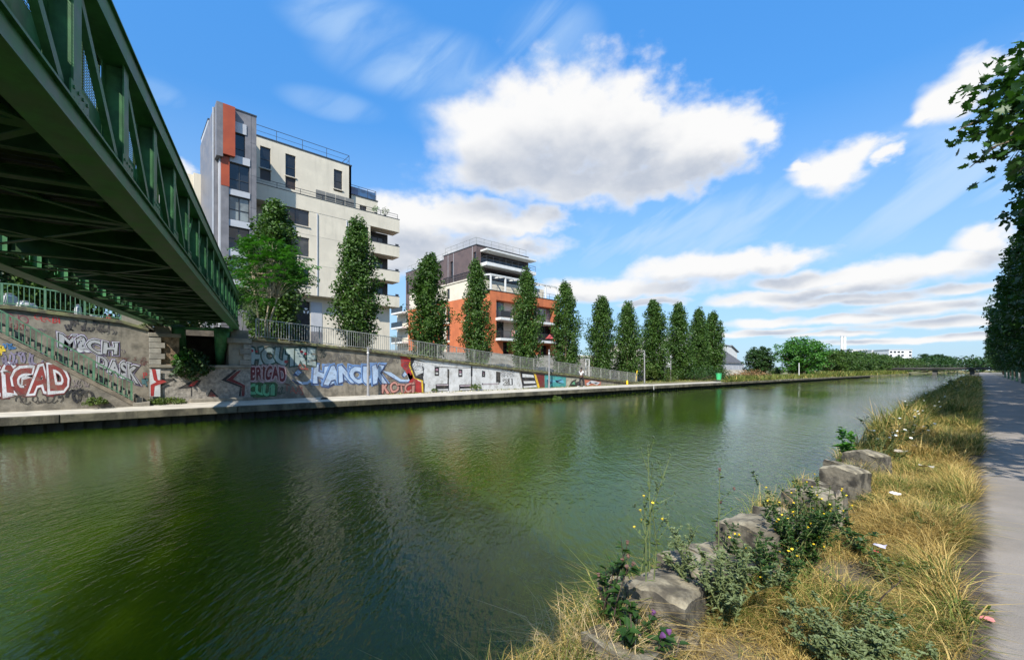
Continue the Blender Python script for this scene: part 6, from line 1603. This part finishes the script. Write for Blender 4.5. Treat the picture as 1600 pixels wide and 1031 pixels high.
# tall hawksbeard with buds, thistle, burdock, mugwort, ragwort, nettle
weed('tall_weed', 'tall thin weed with buds rising over the water in the foreground', 1005, 2.95, -1.45, (2, 1.02), M_LEAF_Y, (.05, .008), 9, (BH, 'bud'), 3, spread=.16, twigs=6, headn=12, hmin=.8)
weed('tall_weed', 'thin yellow budded weed leaning in front of the mossy stone', 1012, 2.75, -1.5, (2, .70), M_LEAF_Y, (.05, .009), 10, (YH, 'flower_head'), 13, spread=.12, twigs=4, headn=5, hmin=.8)
weed('thistle', 'dark leaved thistle with brown heads left of the mossy stone', 955, 2.55, -1.62, (4, .62), M_LEAF_D, (.10, .02), 14, (BU, 'burr'), 4, m_stem=M_STEMB, spread=.12, twigs=3, headn=8)
weed('thistle', 'low dark thistle with purple flowers at the foot of the thin weed', 990, 2.35, -1.66, (7, .34), M_LEAF_D, (.10, .026), 12, (PU, 'flower_head'), 5, m_stem=M_STEMB, spread=.2, twigs=2, headn=4)
weed('burdock', 'broad dark leaves low at the bottom edge under the mossy stone', 1040, 2.2, -1.7, (10, .22), M_LEAF_D, (.10, .03), 7, None, 6, m_stem=M_STEMB, spread=.25, twigs=0)
weed('mugwort', 'silvery green mugwort bush right of the mossy stone', 1130, 2.75, -1.66, (15, .50), M_LEAF_S, (.05, .011), 34, None, 7, spread=.36, twigs=7)
weed('mugwort', 'silvery mugwort sprig leaning over the low grey stone', 1075, 2.9, -1.45, (5, .42), M_LEAF_S, (.035, .009), 30, None, 17, spread=.30, twigs=6)
weed('mugwort', 'large silvery mugwort at the bottom edge beside the path', 1390, 2.15, -1.68, (17, .34), M_LEAF_S, (.045, .010), 36, None, 8, spread=.42, twigs=7)
weed('mugwort', 'silvery green mugwort at the bottom edge under the yellow flowers', 1320, 2.22, -1.68, (12, .32), M_LEAF_S, (.045, .010), 32, None, 9, spread=.30, twigs=6)
weed('mugwort', 'small pale mugwort at the very bottom right by the path', 1480, 2.12, -1.68, (10, .20), M_LEAF_S, (.04, .009), 30, None, 10, spread=.22, twigs=5)
weed('ragwort', 'dense dark ragwort dotted with small yellow flowers before the big stone', 1245, 3.4, -1.66, (26, .70), M_LEAF_D, (.055, .011), 30, (YH, 'flower_head'), 11, spread=.36, twigs=7, headn=34)
weed('ragwort', 'ragwort with yellow flowers leaning over the stone beside the stake', 1275, 4.0, -1.66, (9, .66), M_LEAF_Y, (.05, .011), 22, (YH, 'flower_head'), 12, spread=.22, twigs=6, headn=20)
weed('ragwort', 'loose ragwort with few yellow flowers right of the silvery mugwort', 1190, 3.0, -1.66, (16, .50), M_LEAF_D, (.05, .012), 24, (YH, 'flower_head'), 22, spread=.26, twigs=5, headn=12)
weed('dandelion_clump', 'dark green leafy clump at the foot of the wooden stake', 1335, 3.9, -1.66, (8, .22), M_LEAF_D, (.07, .018), 9, None, 14, spread=.22, twigs=1)
weed('tall_weed', 'single upright weed with brown seed head before the big stone', 1130, 3.2, -1.62, (1, .88), M_LEAF_Y, (.06, .008), 14, (BU, 'burr'), 15, spread=.05, twigs=3, headn=3, hmin=.9)
weed('dock_seedling', 'dark bare twiggy stem lying in the grass', 1340, 2.75, -1.6, (3, .36), M_LEAF_D, (.03, .008), 6, None, 16, m_stem=M_STEMB, spread=.5, twigs=4)
weed('green_tuft', 'low green leaves on the dark path edge', 1520, 2.75, -1.64, (9, .09), M_LEAF_Y, (.05, .011), 9, None, 18, spread=.20, twigs=0)
weed('sapling', 'small poplar sapling with round bright leaves behind the farthest edge stone', 1324, 6.9, -1.75, (4, .86), M_LEAF_A, (.12, .055), 22, None, 19, cat='sapling', spread=.14, twigs=3, hmin=.55)
weed('green_tuft', 'green reeds at the water edge behind the third stone', 1275, 5.2, -1.95, (12, .55), M_LEAF_A, (.16, .006), 8, None, 20, spread=.18, twigs=0)
wl = [('wild carrot with flat white flower heads leaning over the water', 1400, 8.6), ('wild carrot left of the first white flowered one by the water', 1385, 8.0), ('wild carrot in the middle of the grassy edge', 1425, 10.5), ('wild carrot with white heads farther up the edge', 1445, 13.0), ('wild carrot among taller green grass', 1462, 17.0), ('wild carrot at the crest of the grassy edge', 1476, 22), ('pale flowering weed at the far end of the verge', 1495, 26), ('pale flowering weed beside the shaded path', 1510, 30), ('white flowering weed where verge meets water far off', 1484, 34)]
for i, (lab, u, D) in enumerate(wl):
    x, y = at(u, D); weed('wild_carrot', lab, u, D, -1.7, (8, .62+.02*D), M_LEAF_Y, (.07+.003*D, .01+.0008*D), 10, (WH, 'flower_head'), 30+i, spread=.35+.012*D, twigs=2, headn=12, hmin=.6)
wl2 = [('yellow green weed tuft among the dry grass near the path', 1440, 4.2, .34), ('green weed tuft in front of the trodden grass', 1400, 3.3, .3), ('small green plant beside the white paper', 1370, 5.0, .28), ('weedy green tuft at the grass edge left of the path shade', 1480, 7.5, .45), ('green weeds rising right of the farthest edge stone', 1405, 7.4, .4), ('leafy weed in the grass above the big silvery mugwort', 1350, 2.6, .36), ('tall green weed at the water edge past the sapling', 1372, 7.8, .8), ('rank green weed growing by the third stone', 1255, 4.7, .5), ('dark weed between ragwort and low grey stone', 1160, 3.3, .45)]
for i, (lab, u, D, h) in enumerate(wl2):
    weed('green_tuft', lab, u, D, -1.68, (8, h*.8), (M_LEAF_Y, M_LEAF_Y, M_LEAF_D)[i % 3], (.06, .008), 13, (BH, 'bud') if i % 2 else None, 60+i, spread=.20, twigs=3, headn=5)
# straw stalks hanging over the water at the lower left
g = np.random.default_rng(90)
t = thing('straw_clump', 'clump of dry straw stalks hanging over the water at the bottom', 'grass clump', at(915, 2.35) + (-1.7,))
V, F4, F3 = blades(np.stack([g.normal(size=420)*.16, g.normal(size=420)*.10, np.zeros(420)], 1), np.full(420, .34), .0035, 1.3, 44); add_mesh('stalks', mesh_mixed('stalks', V, F4, F3, M_STRAW), t); MB().lathe([(.10, -.12), (.16, -.02), (.05, .05)], 8).build('root_mat', M_SOIL, t, local=True)
t = thing('straw_clump', 'second clump of bleached straw left of the thistle', 'grass clump', at(965, 2.2) + (-1.72,))
V, F4, F3 = blades(np.stack([g.normal(size=520)*.18, g.normal(size=520)*.12, np.zeros(520)], 1), np.full(520, .30), .0035, 1.4, 45); add_mesh('stalks', mesh_mixed('stalks', V, F4, F3, M_STRAW), t); MB().lathe([(.10, -.12), (.16, -.02), (.05, .05)], 8).build('root_mat', M_SOIL, t, local=True)

# fence posts on the right of the far path
for i, y in enumerate((84, 96, 108, 122, 138)):
    t = thing('fence_post', ('nearest pale green fence post under the path trees', 'second pale green fence post under the path trees', 'third pale green fence post under the path trees', 'fourth pale green fence post under the path trees', 'farthest pale green fence post under the path trees')[i], 'post', (3.7, y, -1.65), group='pale green posts beside the far path')
    MB().box(-.12, .12, -.12, .12, 0, 3.0).build('post', M_RAILG, t, local=True); MB().box(-.16, .16, -.16, .16, 3.0, 3.1).build('cap', M_RAILG, t, local=True)
